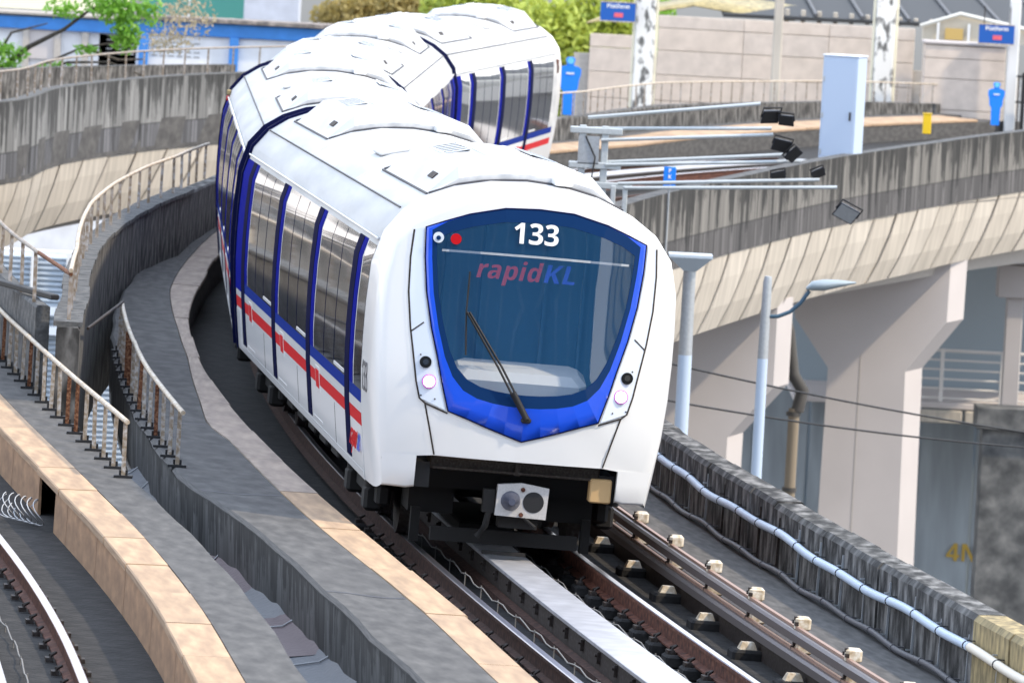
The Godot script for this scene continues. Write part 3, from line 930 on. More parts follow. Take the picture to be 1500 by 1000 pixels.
func build_railings() -> void:
	railing("white and rust railing on the train's walkway, ending beside the tan panels", func(s, h): return tp(s, curve(WALK_L, s) + 0.06, 0.20 + h), 4.6, 19.0, 0.98, 0.52, mats.handrail, 0.019, 0.024, true, true, [8.9, 13.0])
	var ta := 0.0; var tb := 0.0; var tc := 0.0
	for t in span(0, 80, 0.25):
		var z := wp(t, 0, 0).z
		if ta == 0.0 and z < -61.2: ta = t
		if tb == 0.0 and z < -70.6: tb = t
		if tc == 0.0 and z < -71.3: tc = t
	railing("white and rust railing along the empty track's walkway", func(t, h): return wp(t, -0.09, 0.30 + h), ta, tb + 9.0, 0.86, 0.52, mats.handrail, 0.019, 0.024, true, true, [ta + 4.3])
	railing("long thin railing on top of the empty track's stained parapet", func(t, h): return wp(t, -0.13 + 0.13 * clampf(1.0 - (t - tc) / 26.0, 0, 1), 1.15 + h), tc, wline.size() * 0.5 - 2.0, 1.5, 0.54, mats.post_far, 0.019, 0.021, false, false)
	railing("grey railing with weathered top bar on the dark parapet beside the train", func(s, h): return ty(s, curve(WALL_L, s) - 0.12, curve(WALL_L_TOP, s) + 0.05 + h), 11.4, 44.0, 1.45, 0.52, mats.handrail, 0.019, 0.024, false, false, [15.5, 24.0])
	railing("pale railing curving along the far parapet in front of the station wall", func(s, h): return ty(s, curve(WALL_L, s) - 0.12, curve(WALL_L_TOP, s) + h), 72.0, 126.0, 1.0, 0.52, mats.handrail, 0.016, 0.02, false, false)
	var rod := thing("tie_rod", "thin dark rod bridging the dark parapet end and the white railing", "rod", tp(16, -2.9, 0.9))
	var st := surf()
	tube(st, pv([tp(12.3, -3.1, 0.88), tp(18.9, -2.5, 0.74)]), 0.018, 6)
	part("bar", st, mats.iron, rod)
	var rod2 := thing("tie_rod", "rusty flat bar joining the two parapet railings across the gap", "rod", wp(tc + 0.4, 0.0, 1.7))
	st = surf()
	tube(st, pv([wp(tc + 0.1, 0.0, 1.69), ty(11.6, curve(WALL_L, 11.6) - 0.12, 1.60)]), 0.022, 6)
	part("bar", st, mats.post_rust, rod2)
	var plank := thing("steel_beam", "short dark steel beam lying across the empty track's parapet end", "beam", wp(tc + 1.4, -0.2, 1.2))
	st = surf()
	var pa := wp(tc + 2.5, -0.25, 1.21); var pb := wp(tc + 0.2, 0.22, 1.21)
	box(st, (pa + pb) / 2, Vector3(0.09, 0.06, pa.distance_to(pb)), Basis.looking_at(pb - pa), 0.01)
	part("beam", st, mats.black, plank)

func build_conduits() -> void:
	var at := func(s): return tp(s, 2.50 - 0.075 + 0.012 * sin(s * 1.1), 0.36 + 0.012 * sin(s * 0.9 + 0.6) + 0.010 * sin(s * 2.3))
	var v := thing("conduit", "thick pale blue cable conduit strapped along the parapet beside the power rails", "conduit", tp(-2, 2.42, 0.35))
	for k in [[-7.3, 42.0, mats.conduit, "pale blue length of conduit"], [-22.0, -7.32, mats.conduit_sunlit, "conduit length with sunlight painted cream"]]:
		var st := surf(); var pts := PackedVector3Array()
		for s in span(k[0], k[1], 0.25): pts.append(at.call(s))
		tube(st, pts, 0.037, 10)
		part("pipe", st, k[2], v, k[3])
	var strap := surf(); disc(strap, Vector3.ZERO, Vector3.BACK, 0.041, 0.022, 12)
	box(strap, Vector3(0.035, 0.04, 0), Vector3(0.07, 0.008, 0.016))
	var sm := done(strap)
	var rod := surf(); box(rod, Vector3(0, 0, 0), Vector3(0.02, 0.46, 0.02))
	box(rod, Vector3(-0.02, -0.2, 0), Vector3(0.06, 0.012, 0.015)); box(rod, Vector3(-0.02, 0.14, 0), Vector3(0.06, 0.012, 0.015))
	var rm := done(rod)
	var s := -21.5
	while s < 30:
		inst("strap", sm, mats.black, v, Transform3D(tbasis(s), at.call(s)))
		inst("hanger", rm, mats.iron if int(s * 3) % 3 else mats.steel, v, Transform3D(tbasis(s + 0.25), tp(s + 0.25, 2.488, 0.26)))
		s += 1.02
	var w := thing("ground_cable", "dark grey cable clamped along the parapet foot under the pale blue conduit", "cable", tp(-2, 2.35, 0))
	var low := func(q): return tp(q, 2.40 + 0.012 * sin(q * 1.7), 0.05 + 0.012 * sin(q * 2.9))
	var st := surf(); var pts := PackedVector3Array()
	for q in span(-22.0, 42.0, 0.3): pts.append(low.call(q))
	tube(st, pts, 0.026, 8)
	part("cable", st, mats.cable_grey, w)
	var cl := surf(); disc(cl, Vector3.ZERO, Vector3.BACK, 0.032, 0.03, 10); box(cl, Vector3(0.05, 0.01, 0), Vector3(0.08, 0.012, 0.03))
	var clm := done(cl)
	s = -21.0
	while s < 30:
		inst("clamp", clm, mats.cable_grey, w, Transform3D(tbasis(s), low.call(s)))
		s += 1.02

# ---------------------------------------------------------------- the train
# car space: x to the viewer's right, y above the rails, z towards the head of the train
const CAR := 16.75
const HALF := [[0.0, 3.27], [0.32, 3.25], [0.64, 3.18], [0.88, 3.08], [1.08, 2.94], [1.235, 2.74], [1.315, 2.45], [1.33, 2.1], [1.33, 1.8], [1.32, 1.5], [1.29, 1.15], [1.235, 0.75], [1.20, 0.52]]
const GLASS := [[0.0, 3.08], [0.3, 3.065], [0.6, 2.99], [0.79, 2.915], [0.915, 2.83], [0.90, 2.6], [0.865, 2.3], [0.80, 2.0], [0.725, 1.75], [0.645, 1.585], [0.545, 1.475], [0.42, 1.415], [0.28, 1.385], [0.14, 1.37], [0.0, 1.365]]
const BLUE := [[0.0, 3.086], [0.3, 3.071], [0.604, 2.996], [0.80, 2.921], [0.97, 2.85], [0.96, 2.6], [0.925, 2.3], [0.862, 2.0], [0.79, 1.75], [0.73, 1.52], [0.66, 1.285], [0.5, 1.235], [0.33, 1.175], [0.16, 1.12], [0.0, 1.07]]
const FACE := [[0.0, 3.19], [0.31, 3.172], [0.63, 3.09], [0.86, 2.985], [1.07, 2.86], [1.195, 2.66], [1.245, 2.35], [1.258, 2.05], [1.258, 1.8], [1.25, 1.5], [1.225, 1.15], [1.18, 0.83], [0.74, 0.89], [0.4, 0.89], [0.0, 0.89]]
const BODY := [[0.0, 3.27], [0.32, 3.25], [0.64, 3.18], [0.88, 3.08], [1.08, 2.94], [1.235, 2.74], [1.315, 2.45], [1.33, 2.1], [1.33, 1.8], [1.32, 1.5], [1.29, 1.15], [1.235, 0.75], [0.87, 0.78], [0.4, 0.8], [0.0, 0.8]]

func face_z(u: float, v: float) -> float:
	return 8.3 - 0.22 * pow(absf(u) / 1.2, 2.6) - 0.065 * pow(maxf(0.0, v - 1.3), 1.5) - 0.10 * maxf(0.0, 1.3 - v)

func fp(u: float, v: float, off := 0.0) -> Vector3:
	return Vector3(u, v + off * 0.15, face_z(u, v) + off)

func side_u(v: float) -> float:
	for i in HALF.size() - 1:
		if v <= HALF[i][1] and v >= HALF[i + 1][1]:
			return lerpf(HALF[i][0], HALF[i + 1][0], (HALF[i][1] - v) / (HALF[i][1] - HALF[i + 1][1]))
	return 1.2

func loop(h: Array, f: Callable) -> PackedVector3Array:
	var r := PackedVector3Array()
	for q in h: r.append(f.call(q[0], q[1]))
	for i in range(h.size() - 2, 0, -1): r.append(f.call(-h[i][0], h[i][1]))
	return r

func mix_half(a: Array, b: Array, t: float) -> Array:
	var r := []
	for i in a.size(): r.append([lerpf(a[i][0], b[i][0], t), lerpf(a[i][1], b[i][1], t)])
	return r

func face_ribbon(st: SurfaceTool, pts: Array, w: float, off: float) -> void:
	var secs := []
	for i in pts.size():
		var p := Vector2(pts[i][0], pts[i][1])
		var a := Vector2(pts[maxi(i - 1, 0)][0], pts[maxi(i - 1, 0)][1]); var b := Vector2(pts[mini(i + 1, pts.size() - 1)][0], pts[mini(i + 1, pts.size() - 1)][1])
		var n := (b - a).normalized().orthogonal() * w / 2
		secs.append(pv([fp(p.x - n.x, p.y - n.y, off), fp(p.x + n.x, p.y + n.y, off)]))
	loft(st, secs, false, 1)

# a panel lying on the car's side
func side_panel(side: float, z0: float, z1: float, v0: float, v1: float, off: float) -> SurfaceTool:
	var st := surf()
	var row := func(z: float, o: float) -> PackedVector3Array:
		var r := PackedVector3Array()
		for v in span(v0, v1, 0.16): r.append(Vector3(side * (side_u(v) + o), v, z))
		return r
	var inn := -0.004
	var a: PackedVector3Array = row.call(z0, inn)
	var b: PackedVector3Array = row.call(z0, off)
	var c: PackedVector3Array = row.call(z1, off)
	var d: PackedVector3Array = row.call(z1, inn)
	loft(st, [b, c], false, 1)
	loft(st, [a, b], false, 2)
	loft(st, [c, d], false, 2)
	for j in [0, a.size() - 1]:
		st.set_smooth_group(-1)
		quad(st, a[j], b[j], c[j], d[j])
	return st

func text(called: String, words: String, size: float, m: Material, parent: Node3D, xf: Transform3D, bold := true, italic := false, squeeze := 1.0) -> void:
	var f := SystemFont.new()
	f.font_names = PackedStringArray(["Droid Sans"])
	f.font_weight = 700 if bold else 400
	f.font_italic = italic
	var tm := TextMesh.new()
	tm.text = words
	tm.font = f
	tm.font_size = 64
	tm.pixel_size = size / 64.0
	tm.depth = 0.004
	var o := MeshInstance3D.new()
	o.name = called
	o.mesh = tm
	o.material_override = m
	parent.add_child(o, true)
	var b := xf.basis
	if italic: b = b * Basis(Vector3(1, 0, 0), Vector3(0.22, 1, 0), Vector3(0, 0, 1))
	o.transform = Transform3D(b * Basis.from_scale(Vector3(squeeze, 1, 1)), xf.origin)

func build_train() -> void:
	var train := thing("metro_train", "white four-car metro train with blue nose band rounding the curve", "train", tp(0, 0, 0))
	var train_at := train.position
	for i in 4:
		var c := CAR * i + CAR / 2
		var a := tp(c - 5.4, 0, 0); var b := tp(c + 5.4, 0, 0)
		a.y = 0; b.y = 0
		var f := (b - a).normalized()
		var U := Vector3(-f.z, 0, f.x) * cos(CANT) - Vector3.UP * sin(CANT)
		var V := Vector3.UP * cos(CANT) + Vector3(-f.z, 0, f.x) * sin(CANT)
		var nose := 1 if i == 0 else (-1 if i == 3 else 0)
		var car := build_car(train, nose, i)
		car.transform = Transform3D(Basis(U, V, -f), (a + b) / 2 - train_at)

func build_car(train: Node3D, nose: int, idx: int) -> MeshInstance3D:
	var zf := 7.05 if nose == 1 else 8.05
	var zb := -7.05 if nose == -1 else -8.05
	var st := surf(); var secs := []
	for z in span(zb, zf, 3.0):
		var r := PackedVector3Array()
		for k in range(HALF.size() - 1, -1, -1): r.append(Vector3(-HALF[k][0], HALF[k][1], z))
		for k in range(1, HALF.size()): r.append(Vector3(HALF[k][0], HALF[k][1], z))
		secs.append(r)
	loft(st, secs, false, 1)
	for e in [0, secs.size() - 1]:
		var C: PackedVector3Array = secs[e]
		if C[0].z * nose > 0: continue
		for j in C.size() - 1: tri(st, Vector3(0, 0.53, C[0].z), C[j], C[j + 1])
	var car := part("car", st, mats.roof_white, train, ["leading car with the lit nose and number 133", "second car, its dark side seen edge on", "third car bending away to the right", "last car showing its window side to the street"][idx])
	# sides
	var seals := [5.7, 1.5, -2.75, -6.95]
	var bays := [[6.35, 7.35], [2.1, 5.42], [-2.15, 1.22], [-6.35, -3.03]]
	if nose == 1: bays[0] = [6.3, 7.0]
	for side in [-1.0, 1.0]:
		for b in bays:
			part("window", side_panel(side, b[0], b[1], 1.31, 2.60, 0.004), mats.glass, car)
			if b[1] - b[0] > 2:
				for q in [0.33, 0.66]:
					part("window_bar", side_panel(side, lerpf(b[0], b[1], q) - 0.012, lerpf(b[0], b[1], q) + 0.012, 1.32, 2.59, 0.006), mats.navy, car)
				part("sill_bar", side_panel(side, b[1] - 1.1, b[1] - 0.1, 1.33, 1.36, 0.009), mats.side_grey, car)
		var z1 := 7.0 if nose == 1 else 8.0
		var z0 := -7.0 if nose == -1 else -8.0
		part("lower_side", side_panel(side, z0, z1, 0.60, 0.993, 0.003), mats.side_grey, car)
		part("blue_strip", side_panel(side, z0, z1, 1.20, 1.308, 0.004), mats.stripe_blue, car)
		part("white_strip", side_panel(side, z0, z1, 1.112, 1.198, 0.004), mats.white, car)
		part("red_strip", side_panel(side, z0, z1, 0.995, 1.108, 0.004), mats.red, car)
		part("sill", side_panel(side, z0, z1, 0.53, 0.595, 0.006), mats.white, car)
		for s in seals:
			if nose == -1 and s < -6: continue
			part("door_seal", side_panel(side, s - 0.26, s + 0.18, 0.62, 2.61, 0.010), mats.navy, car)
			part("blue_pillar", side_panel(side, s + 0.18, s + 0.50, 1.31, 2.61, 0.006), mats.band_blue, car)
			var q: float = s + 1.0
			if q < z1 - 0.3:
				part("marker_border", side_panel(side, q - 0.22, q + 0.22, 0.93, 1.16, 0.007), mats.white, car)
				part("marker", side_panel(side, q - 0.17, q + 0.17, 0.96, 1.13, 0.009), mats.red, car)
				part("step_strip", side_panel(side, s + 0.3, s + 1.3, 0.635, 0.655, 0.006), mats.white, car)
			part("panel_gap", side_panel(side, s - 1.45, s - 1.43, 0.6, 0.97, 0.005), mats.iron, car)
		for e in [[-8.03, -7.1], [7.4, 8.03]]:
			if (nose == 1 and e[0] > 0) or (nose == -1 and e[0] < 0): continue
			part("end_panel", side_panel(side, e[0], e[1], 1.185, 2.61, 0.008), mats.band_blue, car)
			part("end_post", side_panel(side, e[0] + 0.02, e[1] - 0.4, 0.55, 0.97, 0.007), mats.white, car)
		# gutter line on the roof edge
		st = surf()
		tube(st, pv([Vector3(side * 1.085, 2.945, zb + 0.1), Vector3(side * 1.085, 2.945, zf - 0.2)]), 0.009, 5)
		part("gutter_seam", st, mats.seam, car)
		st = surf()
		box(st, Vector3(side * 1.275, 2.66, (zb + zf) / 2), Vector3(0.02, 0.022, zf - zb - 0.1), Basis(), 0.006)
		part("drip_rail", st, mats.white, car)
	# rings round the ends and bellows
	for e in [1, -1]:
		if e == nose: continue
		secs = []
		for q in [[8.04, 0.0], [8.04, 0.022], [8.15, 0.022], [8.15, -0.1]]:
			var r := PackedVector3Array()
			for k in range(HALF.size() - 1, -1, -1): r.append(Vector3(-HALF[k][0] * (1 + q[1] / 1.3), HALF[k][1] + q[1] * (1 if k < 6 else 0), e * q[0]))
			for k in range(1, HALF.size()): r.append(Vector3(HALF[k][0] * (1 + q[1] / 1.3), HALF[k][1] + q[1] * (1 if k < 6 else 0), e * q[0]))
			secs.append(r)
		st = surf(); loft(st, secs, false, 0)
		part("end_ring", st, mats.navy, car)
		st = surf(); secs = []
		for k in 5:
			var o := -0.10 - 0.05 * (k % 2)
			var r := PackedVector3Array()
			for j in range(HALF.size() - 1, -1, -1): r.append(Vector3(-HALF[j][0] * (1 + o / 1.3), HALF[j][1] + o * (1 if j < 6 else 0), e * (8.1 + 0.075 * k)))
			for j in range(1, HALF.size()): r.append(Vector3(HALF[j][0] * (1 + o / 1.3), HALF[j][1] + o * (1 if j < 6 else 0), e * (8.1 + 0.075 * k)))
			secs.append(r)
		loft(st, secs, false, 2)
		part("bellows", st, mats.black, car)
	# roof units
	for zc in [4.95, -5.25]:
		var hl := 2.05
		if nose == 1 and zc > 0: zc = 4.92
		unit(car, zc, hl)
	for z in [0.0, -2.55, 2.3]:
		st = surf(); var rib := PackedVector3Array()
		for u in [-1.06, -0.88, -0.64, -0.32, 0.0, 0.32, 0.64, 0.88, 1.06]: rib.append(Vector3(u, roof_v(u) + 0.002, z))
		tube(st, rib, 0.007, 5)
		part("roof_joint", st, mats.side_grey, car)
	for q in [[-0.55, 0.9], [0.5, -0.8]]:
		st = surf(); box(st, Vector3(q[0], roof_v(q[0]) + 0.01, q[1]), Vector3(0.42, 0.03, 0.75), Basis(Vector3.BACK, -q[0] * 0.42), 0.01)
		part("roof_hatch", st, mats.unit_white, car)
	# underframe and bogies
	st = surf()
	box(st, Vector3(0, 0.66, 0), Vector3(2.25, 0.26, 14.5))
	box(st, Vector3(0.25, 0.42, 0.4), Vector3(1.5, 0.3, 3.4))
	for k in 5: box(st, Vector3(-0.9, 0.46, -2.6 + k * 1.3), Vector3(0.34, 0.26, 0.7), Basis(), 0.02)
	for k in 4: box(st, Vector3(0.92, 0.46, -2.2 + k * 1.4), Vector3(0.3, 0.26, 0.8), Basis(), 0.02)
	part("underframe", st, mats.under_black, car)
	for zc in [5.4, -5.4]:
		st = surf()
		for k in [-1, 1]:
			box(st, Vector3(0.98 * k, 0.36, zc), Vector3(0.13, 0.2, 2.5), Basis(), 0.03)
			for z in [-0.85, 0.85]:
				box(st, Vector3(1.04 * k, 0.30, zc + z), Vector3(0.18, 0.22, 0.3), Basis(), 0.03)
				tube(st, pv([Vector3(1.08 * k, 0.42, zc + z + 0.25), Vector3(1.08 * k, 0.55, zc + z + 0.25)]), 0.07, 8)
		box(st, Vector3(0, 0.4, zc), Vector3(1.9, 0.16, 0.5))
		box(st, Vector3(0, 0.10, zc), Vector3(0.5, 0.12, 1.9), Basis(), 0.02)
		part("bogie", st, mats.under_black, car)
		for k in [-1, 1]:
			for z in [-0.85, 0.85]:
				st = surf()
				disc(st, Vector3(0.76 * k, 0.29, zc + z), Vector3.RIGHT, 0.29, 0.11, 22)
				disc(st, Vector3(0.71 * k, 0.29, zc + z), Vector3.RIGHT, 0.315, 0.025, 22)
				part("wheel", st, mats.iron, car)
	if nose != 0: build_nose(car, nose)
	if idx == 1:
		for q in [[2.72, mats.sun_yellow], [2.64, mats.red]]:
			st = surf(); box(st, Vector3(-1.27, q[0], -7.75), Vector3(0.06, 0.07, 0.16), Basis(), 0.012)
			part("marker_lamp", st, q[1], car)
	if idx == 3:
		st = surf()
		box(st, Vector3(1.31, 2.48, -6.95), Vector3(0.05, 0.12, 0.16), Basis(), 0.012); box(st, Vector3(1.33, 2.36, -6.95), Vector3(0.04, 0.14, 0.06), Basis(), 0.01)
		part("side_camera", st, mats.rust_red, car)
	return car

func roof_v(u: float) -> float:
	u = absf(u)
	for i in HALF.size() - 1:
		if u >= HALF[i][0] and u <= HALF[i + 1][0]:
			return lerpf(HALF[i][1], HALF[i + 1][1], (u - HALF[i][0]) / maxf(1e-5, HALF[i + 1][0] - HALF[i][0]))
	return 2.7

func unit(car: Node3D, zc: float, hl: float) -> void:
	var us := [-0.86, -0.845, -0.60, -0.4, -0.2, 0.0, 0.2, 0.4, 0.60, 0.845, 0.86]
	var top := func(u: float) -> float:
		var e := clampf((0.845 - absf(u)) / 0.245, 0, 1)
		return roof_v(u) + 0.008 + e * 0.15
	var row := func(z: float, k: float, inset: float) -> PackedVector3Array:
		var r := PackedVector3Array()
		for u in us:
			var x: float = u * (1.0 - inset)
			r.append(Vector3(x, lerpf(roof_v(x) - 0.02, top.call(x), k), z))
		return r
	var st := surf()
	loft(st, [row.call(zc - hl, 0.0, 0.0), row.call(zc - hl, 0.45, 0.0), row.call(zc - hl + 0.16, 1.0, 0.0), row.call(zc, 1.0, 0.0), row.call(zc + hl - 0.16, 1.0, 0.0), row.call(zc + hl, 0.45, 0.0), row.call(zc + hl, 0.0, 0.0)], false, 2)
	part("air_conditioner", st, mats.unit_white, car)
	# dark joint round the foot
	st = surf()
	for e in [-1, 1]:
		var pts := PackedVector3Array()
		for u in us: pts.append(Vector3(u, roof_v(u) + 0.006, zc + e * (hl + 0.012)))
		tube(st, pts, 0.014, 5)
		tube(st, pv([Vector3(e * 0.872, roof_v(0.872) + 0.004, zc - hl), Vector3(e * 0.872, roof_v(0.872) + 0.004, zc + hl)]), 0.014, 5)
	part("unit_joint", st, mats.seam, car)
	for e in [-1, 1]:
		var u0: float = e * 0.40
		var tilt := Basis(Vector3.BACK, -e * 0.24)
		st = surf()
		box(st, Vector3(u0, top.call(u0) + 0.002, zc - 0.75), Vector3(0.25, 0.012, 1.25), tilt)
		part("vent_recess", st, mats.black, car)
		st = surf()
		for k in [-0.125, 0.125]: box(st, Vector3(u0, top.call(u0) + 0.008, zc - 0.75) + tilt * Vector3(k, 0, 0), Vector3(0.02, 0.012, 1.27), tilt)
		for k in 6: box(st, Vector3(u0, top.call(u0) + 0.008, zc - 1.35 + k * 0.24), Vector3(0.26, 0.011, 0.05), tilt)
		part("vent_grille", st, mats.panel_white, car)
		st = surf()
		box(st, Vector3(e * 0.735, top.call(0.735) + 0.003, zc + 1.1), Vector3(0.07, 0.012, 0.42), Basis(Vector3.BACK, -e * 0.78))
		part("drain_slot", st, mats.iron, car)
		st = surf()
		box(st, Vector3(e * 0.2, top.call(0.2) + 0.006, zc - 0.3), Vector3(0.05, 0.014, 2.6), Basis(Vector3.BACK, -e * 0.1))
		part("lid_joint", st, mats.side_grey, car)
	st = surf()
	box(st, Vector3(0.3, roof_v(0.3) + 0.05, zc + hl + 0.14), Vector3(0.16, 0.07, 0.3), Basis(), 0.012)
	part("junction_box", st, mats.side_grey, car)

func build_nose(car: Node3D, dirn: int) -> void:
	var turn := Basis() if dirn == 1 else Basis(Vector3.UP, PI)
	var put := func(called: String, st: SurfaceTool, m: Material) -> MeshInstance3D:
		var o := part(called, st, m, car)
		o.basis = turn
		return o
	var flat := func(u: float, v: float) -> Vector3: return fp(u, v)
	# shell: body section, rounded corner, face, opening of the blue band
	var rim_f := FACE.slice(0, 11) + [[1.18, 0.83], [1.145, 0.60]]
	var rim_b := BODY.slice(0, 11) + [[1.235, 0.75], [1.20, 0.53]]
	var strip := func(h: Array, f: Callable) -> PackedVector3Array:
		var r := PackedVector3Array()
		for k in range(h.size() - 1, -1, -1): r.append(f.call(-h[k][0], h[k][1]))
		for k in range(1, h.size()): r.append(f.call(h[k][0], h[k][1]))
		return r
	var secs := []
	for q in [[7.03, 0.0], [7.4, 0.04], [7.72, 0.12]]:
		secs.append(strip.call(mix_half(rim_b, rim_f, q[1]), func(u, v): return Vector3(u, v, q[0])))
	for q in [[0.28, 0.50], [0.58, 0.84], [0.85, 0.97], [1.0, 1.0]]:
		secs.append(strip.call(mix_half(rim_b, rim_f, q[0]), func(u, v): return Vector3(u, v, lerpf(7.78, face_z(u, v), q[1]))))
	var st := surf()
	loft(st, secs, false, 1)
	var inner := []
	for t in [0.0, 0.12, 0.4, 0.7, 1.0]: inner.append(loop(mix_half(FACE, BLUE, t), flat))
	loft(st, inner, true, 1)
	put.call("nose_shell", st, mats.white)
	# skirt legs below the face at both corners
	for e in [-1.0, 1.0]:
		st = surf()
		var rows := []
		for u in [0.885, 0.95, 1.02, 1.09, 1.155]:
			var low := 0.60 if u < 0.9 else 0.585
			var w := 0.0 if u < 1.1 else 1.0
			rows.append(pv([fp(e * (u + w * 0.028), 0.875, 0.0012), fp(e * (u + w * 0.016), 0.75, 0.0012), fp(e * u, low + 0.02, 0.001), fp(e * u, low, -0.012), Vector3(e * u, low + 0.01, face_z(u, 0.6) - 0.06)]))
		loft(st, rows, false, 1)
		loft(st, [pv([fp(e * 0.885, 0.875), fp(e * 0.885, 0.60)]), pv([fp(e * 0.885, 0.875, -0.07), fp(e * 0.885, 0.60, -0.07)])], false, 2)
		put.call("corner_skirt", st, mats.white)
	# windscreen, printed border, blue band
	st = surf()
	loft(st, [loop(GLASS, func(u, v): return fp(u, v, 0.012)), loop(mix_half(GLASS, BLUE, 0.5), func(u, v): return fp(u, v, 0.012)), loop(BLUE, func(u, v): return fp(u, v, 0.012)), loop(BLUE, flat)], true, 0)
	put.call("blue_band", st, mats.blue)
	var rings := []
	for t in [1.0, 0.86, 0.7, 0.5, 0.25, 0.0005]:
		var h := []
		for q in GLASS: h.append([q[0] * t, 2.2 + (q[1] - 2.2) * t])
		rings.append(loop(h, func(u, v): return fp(u, v, 0.008)))
	st = surf(); loft(st, rings, true, 1)
	put.call("windscreen", st, mats.screen)
	var bi := []
	for q in GLASS: bi.append([q[0] * 0.95 - (0.0), 2.22 + (q[1] - 2.22) * (0.87 if q[1] > 2.7 else 0.87)])
	st = surf(); loft(st, [loop(GLASS, func(u, v): return fp(u, v, 0.011)), loop(bi, func(u, v): return fp(u, v, 0.011))], true, 0)
	put.call("screen_border", st, mats.frit)
	st = surf()
	face_ribbon(st, [[-0.82, 2.665], [-0.4, 2.672], [0, 2.675], [0.4, 2.672], [0.82, 2.665]], 0.02, 0.012)
	put.call("screen_joint", st, mats.steel)
	# cab behind the glass
	st = surf()
	var back := PackedVector3Array()
	for q in strip.call(rim_b.slice(0, 12), func(u, v): return Vector3(u * 0.95, v - 0.06, 6.7)): back.append(q)
	for k in back.size() - 1: tri(st, Vector3(0, 0.75, 6.7), back[k], back[k + 1])
	box(st, Vector3(0, 1.28, 7.25), Vector3(2.1, 0.04, 1.1))
	for e in [-1, 1]:
		box(st, Vector3(1.06 * e, 1.95, 7.15), Vector3(0.04, 1.3, 0.9))
		box(st, Vector3(0.28 * e, 2.1, 6.76), Vector3(0.03, 1.7, 0.06))
		box(st, Vector3(0.62 * e, 2.0, 6.76), Vector3(0.025, 1.7, 0.06))
	put.call("cab_lining", st, mats.cab)
	st = surf()
	box(st, Vector3(-0.02, 1.53, 7.70), Vector3(1.2, 0.30, 0.44), Basis(Vector3.RIGHT, 0.25), 0.07)
	box(st, Vector3(0.05, 1.645, 7.80), Vector3(0.6, 0.02, 0.10), Basis(Vector3.RIGHT, 0.25))
	put.call("driving_desk", st, mats.desk)
	# lights behind the top of the glass
	if dirn == 1:
		for q in [[-0.86, mats.panel_white], [-0.71, mats.red]]:
			st = surf(); disc(st, fp(q[0], 2.77, 0.022), Vector3.BACK, 0.047, 0.02, 18)
			put.call("marker_light", st, q[1])
		st = surf(); disc(st, fp(-0.86, 2.765, 0.034), Vector3.BACK, 0.02, 0.01, 14)
		put.call("lens", st, mats.frit)
	# lamp panels beside the band, gaps round them
	for e in [-1.0, 1.0]:
		var ina := [[0.985, 2.845], [0.975, 2.6], [0.94, 2.3], [0.877, 2.0], [0.805, 1.75], [0.745, 1.52], [0.68, 1.29]]
		var out := [[1.06, 2.82], [1.075, 2.58], [1.068, 2.28], [1.03, 1.98], [0.985, 1.74], [0.945, 1.52], [0.905, 1.375]]
		st = surf(); secs = []
		for i in ina.size():
			var r := PackedVector3Array()
			for t in [0.0, 0.33, 0.66, 1.0]:
				r.append(fp(e * lerpf(ina[i][0], out[i][0], t), lerpf(ina[i][1], out[i][1], t), 0.006))
			secs.append(r)
		loft(st, secs, false, 1)
		put.call("lamp_panel", st, mats.panel_white)
		st = surf()
		var gap := []
		for i in out.size(): gap.append([e * (out[i][0] + 0.006), out[i][1]])
		gap.append([e * 0.86, 1.335]); gap.append([e * 0.66, 1.265])
		face_ribbon(st, gap, 0.015, 0.009)
		face_ribbon(st, [[e * 0.925, 2.03], [e * 1.03, 1.94]] if e > 0 else [[e * 0.925, 2.03], [e * 1.03, 1.94]], 0.011, 0.010)
		face_ribbon(st, [[e * 0.86, 1.335], [e * 0.80, 1.12], [e * 0.74, 0.895]], 0.014, 0.006)
		put.call("panel_gap", st, mats.iron)
		st = surf(); disc(st, fp(e * 0.885, 1.69, 0.012), Vector3.BACK, 0.052, 0.03, 20)
		put.call("tail_lamp", st, mats.lamp_dark)
		st = surf(); disc(st, fp(e * 0.885, 1.69, 0.03), Vector3.BACK, 0.026, 0.012, 16)
		put.call("tail_lens", st, mats.glass)
		st = surf(); disc(st, fp(e * 0.842, 1.525, 0.010), Vector3.BACK, 0.062, 0.025, 22)
		put.call("lamp_bezel", st, mats.lamp_ring)
		st = surf(); disc(st, fp(e * 0.842, 1.525, 0.02), Vector3.BACK, 0.051, 0.03, 22)
		put.call("headlamp", st, mats.lamp_white)
		for q in [[0.80, 1.80], [0.93, 1.75], [0.90, 1.40], [0.78, 1.38]]:
			st = surf(); disc(st, fp(e * q[0], q[1], 0.006), Vector3.BACK, 0.007, 0.012, 8)
			put.call("screw", st, mats.iron)
	st = surf()
	var rim := []
	for q in BLUE: rim.append([q[0], q[1]])
	for i in range(BLUE.size() - 2, -1, -1): rim.append([-BLUE[i][0], BLUE[i][1]])
	face_ribbon(st, rim, 0.012, 0.0135)
	put.call("band_rim", st, mats.navy)
	# bumper beam, coupler and other gear under the nose
	st = surf()
	box(st, Vector3(0, 0.82, 7.86), Vector3(1.5, 0.13, 0.3), Basis(), 0.015)
	for v in [0.775, 0.86]: box(st, Vector3(0, v, 8.03), Vector3(1.44, 0.02, 0.05))
	box(st, Vector3(0.02, 0.82, 8.02), Vector3(0.05, 0.13, 0.06))
	put.call("bumper_beam", st, mat("beam", lin(0.05, 0.045, 0.04), 0.6, {"tex": texs["rusty"], "scale": 3.0, "world": false}))
	for e in [-1.0, 1.0]:
		st = surf()
		box(st, Vector3(0.81 * e, 0.70, 7.7), Vector3(0.14, 0.22, 0.6))
		put.call("beam_bracket", st, mats.black)
	if dirn != 1: return
	st = surf()
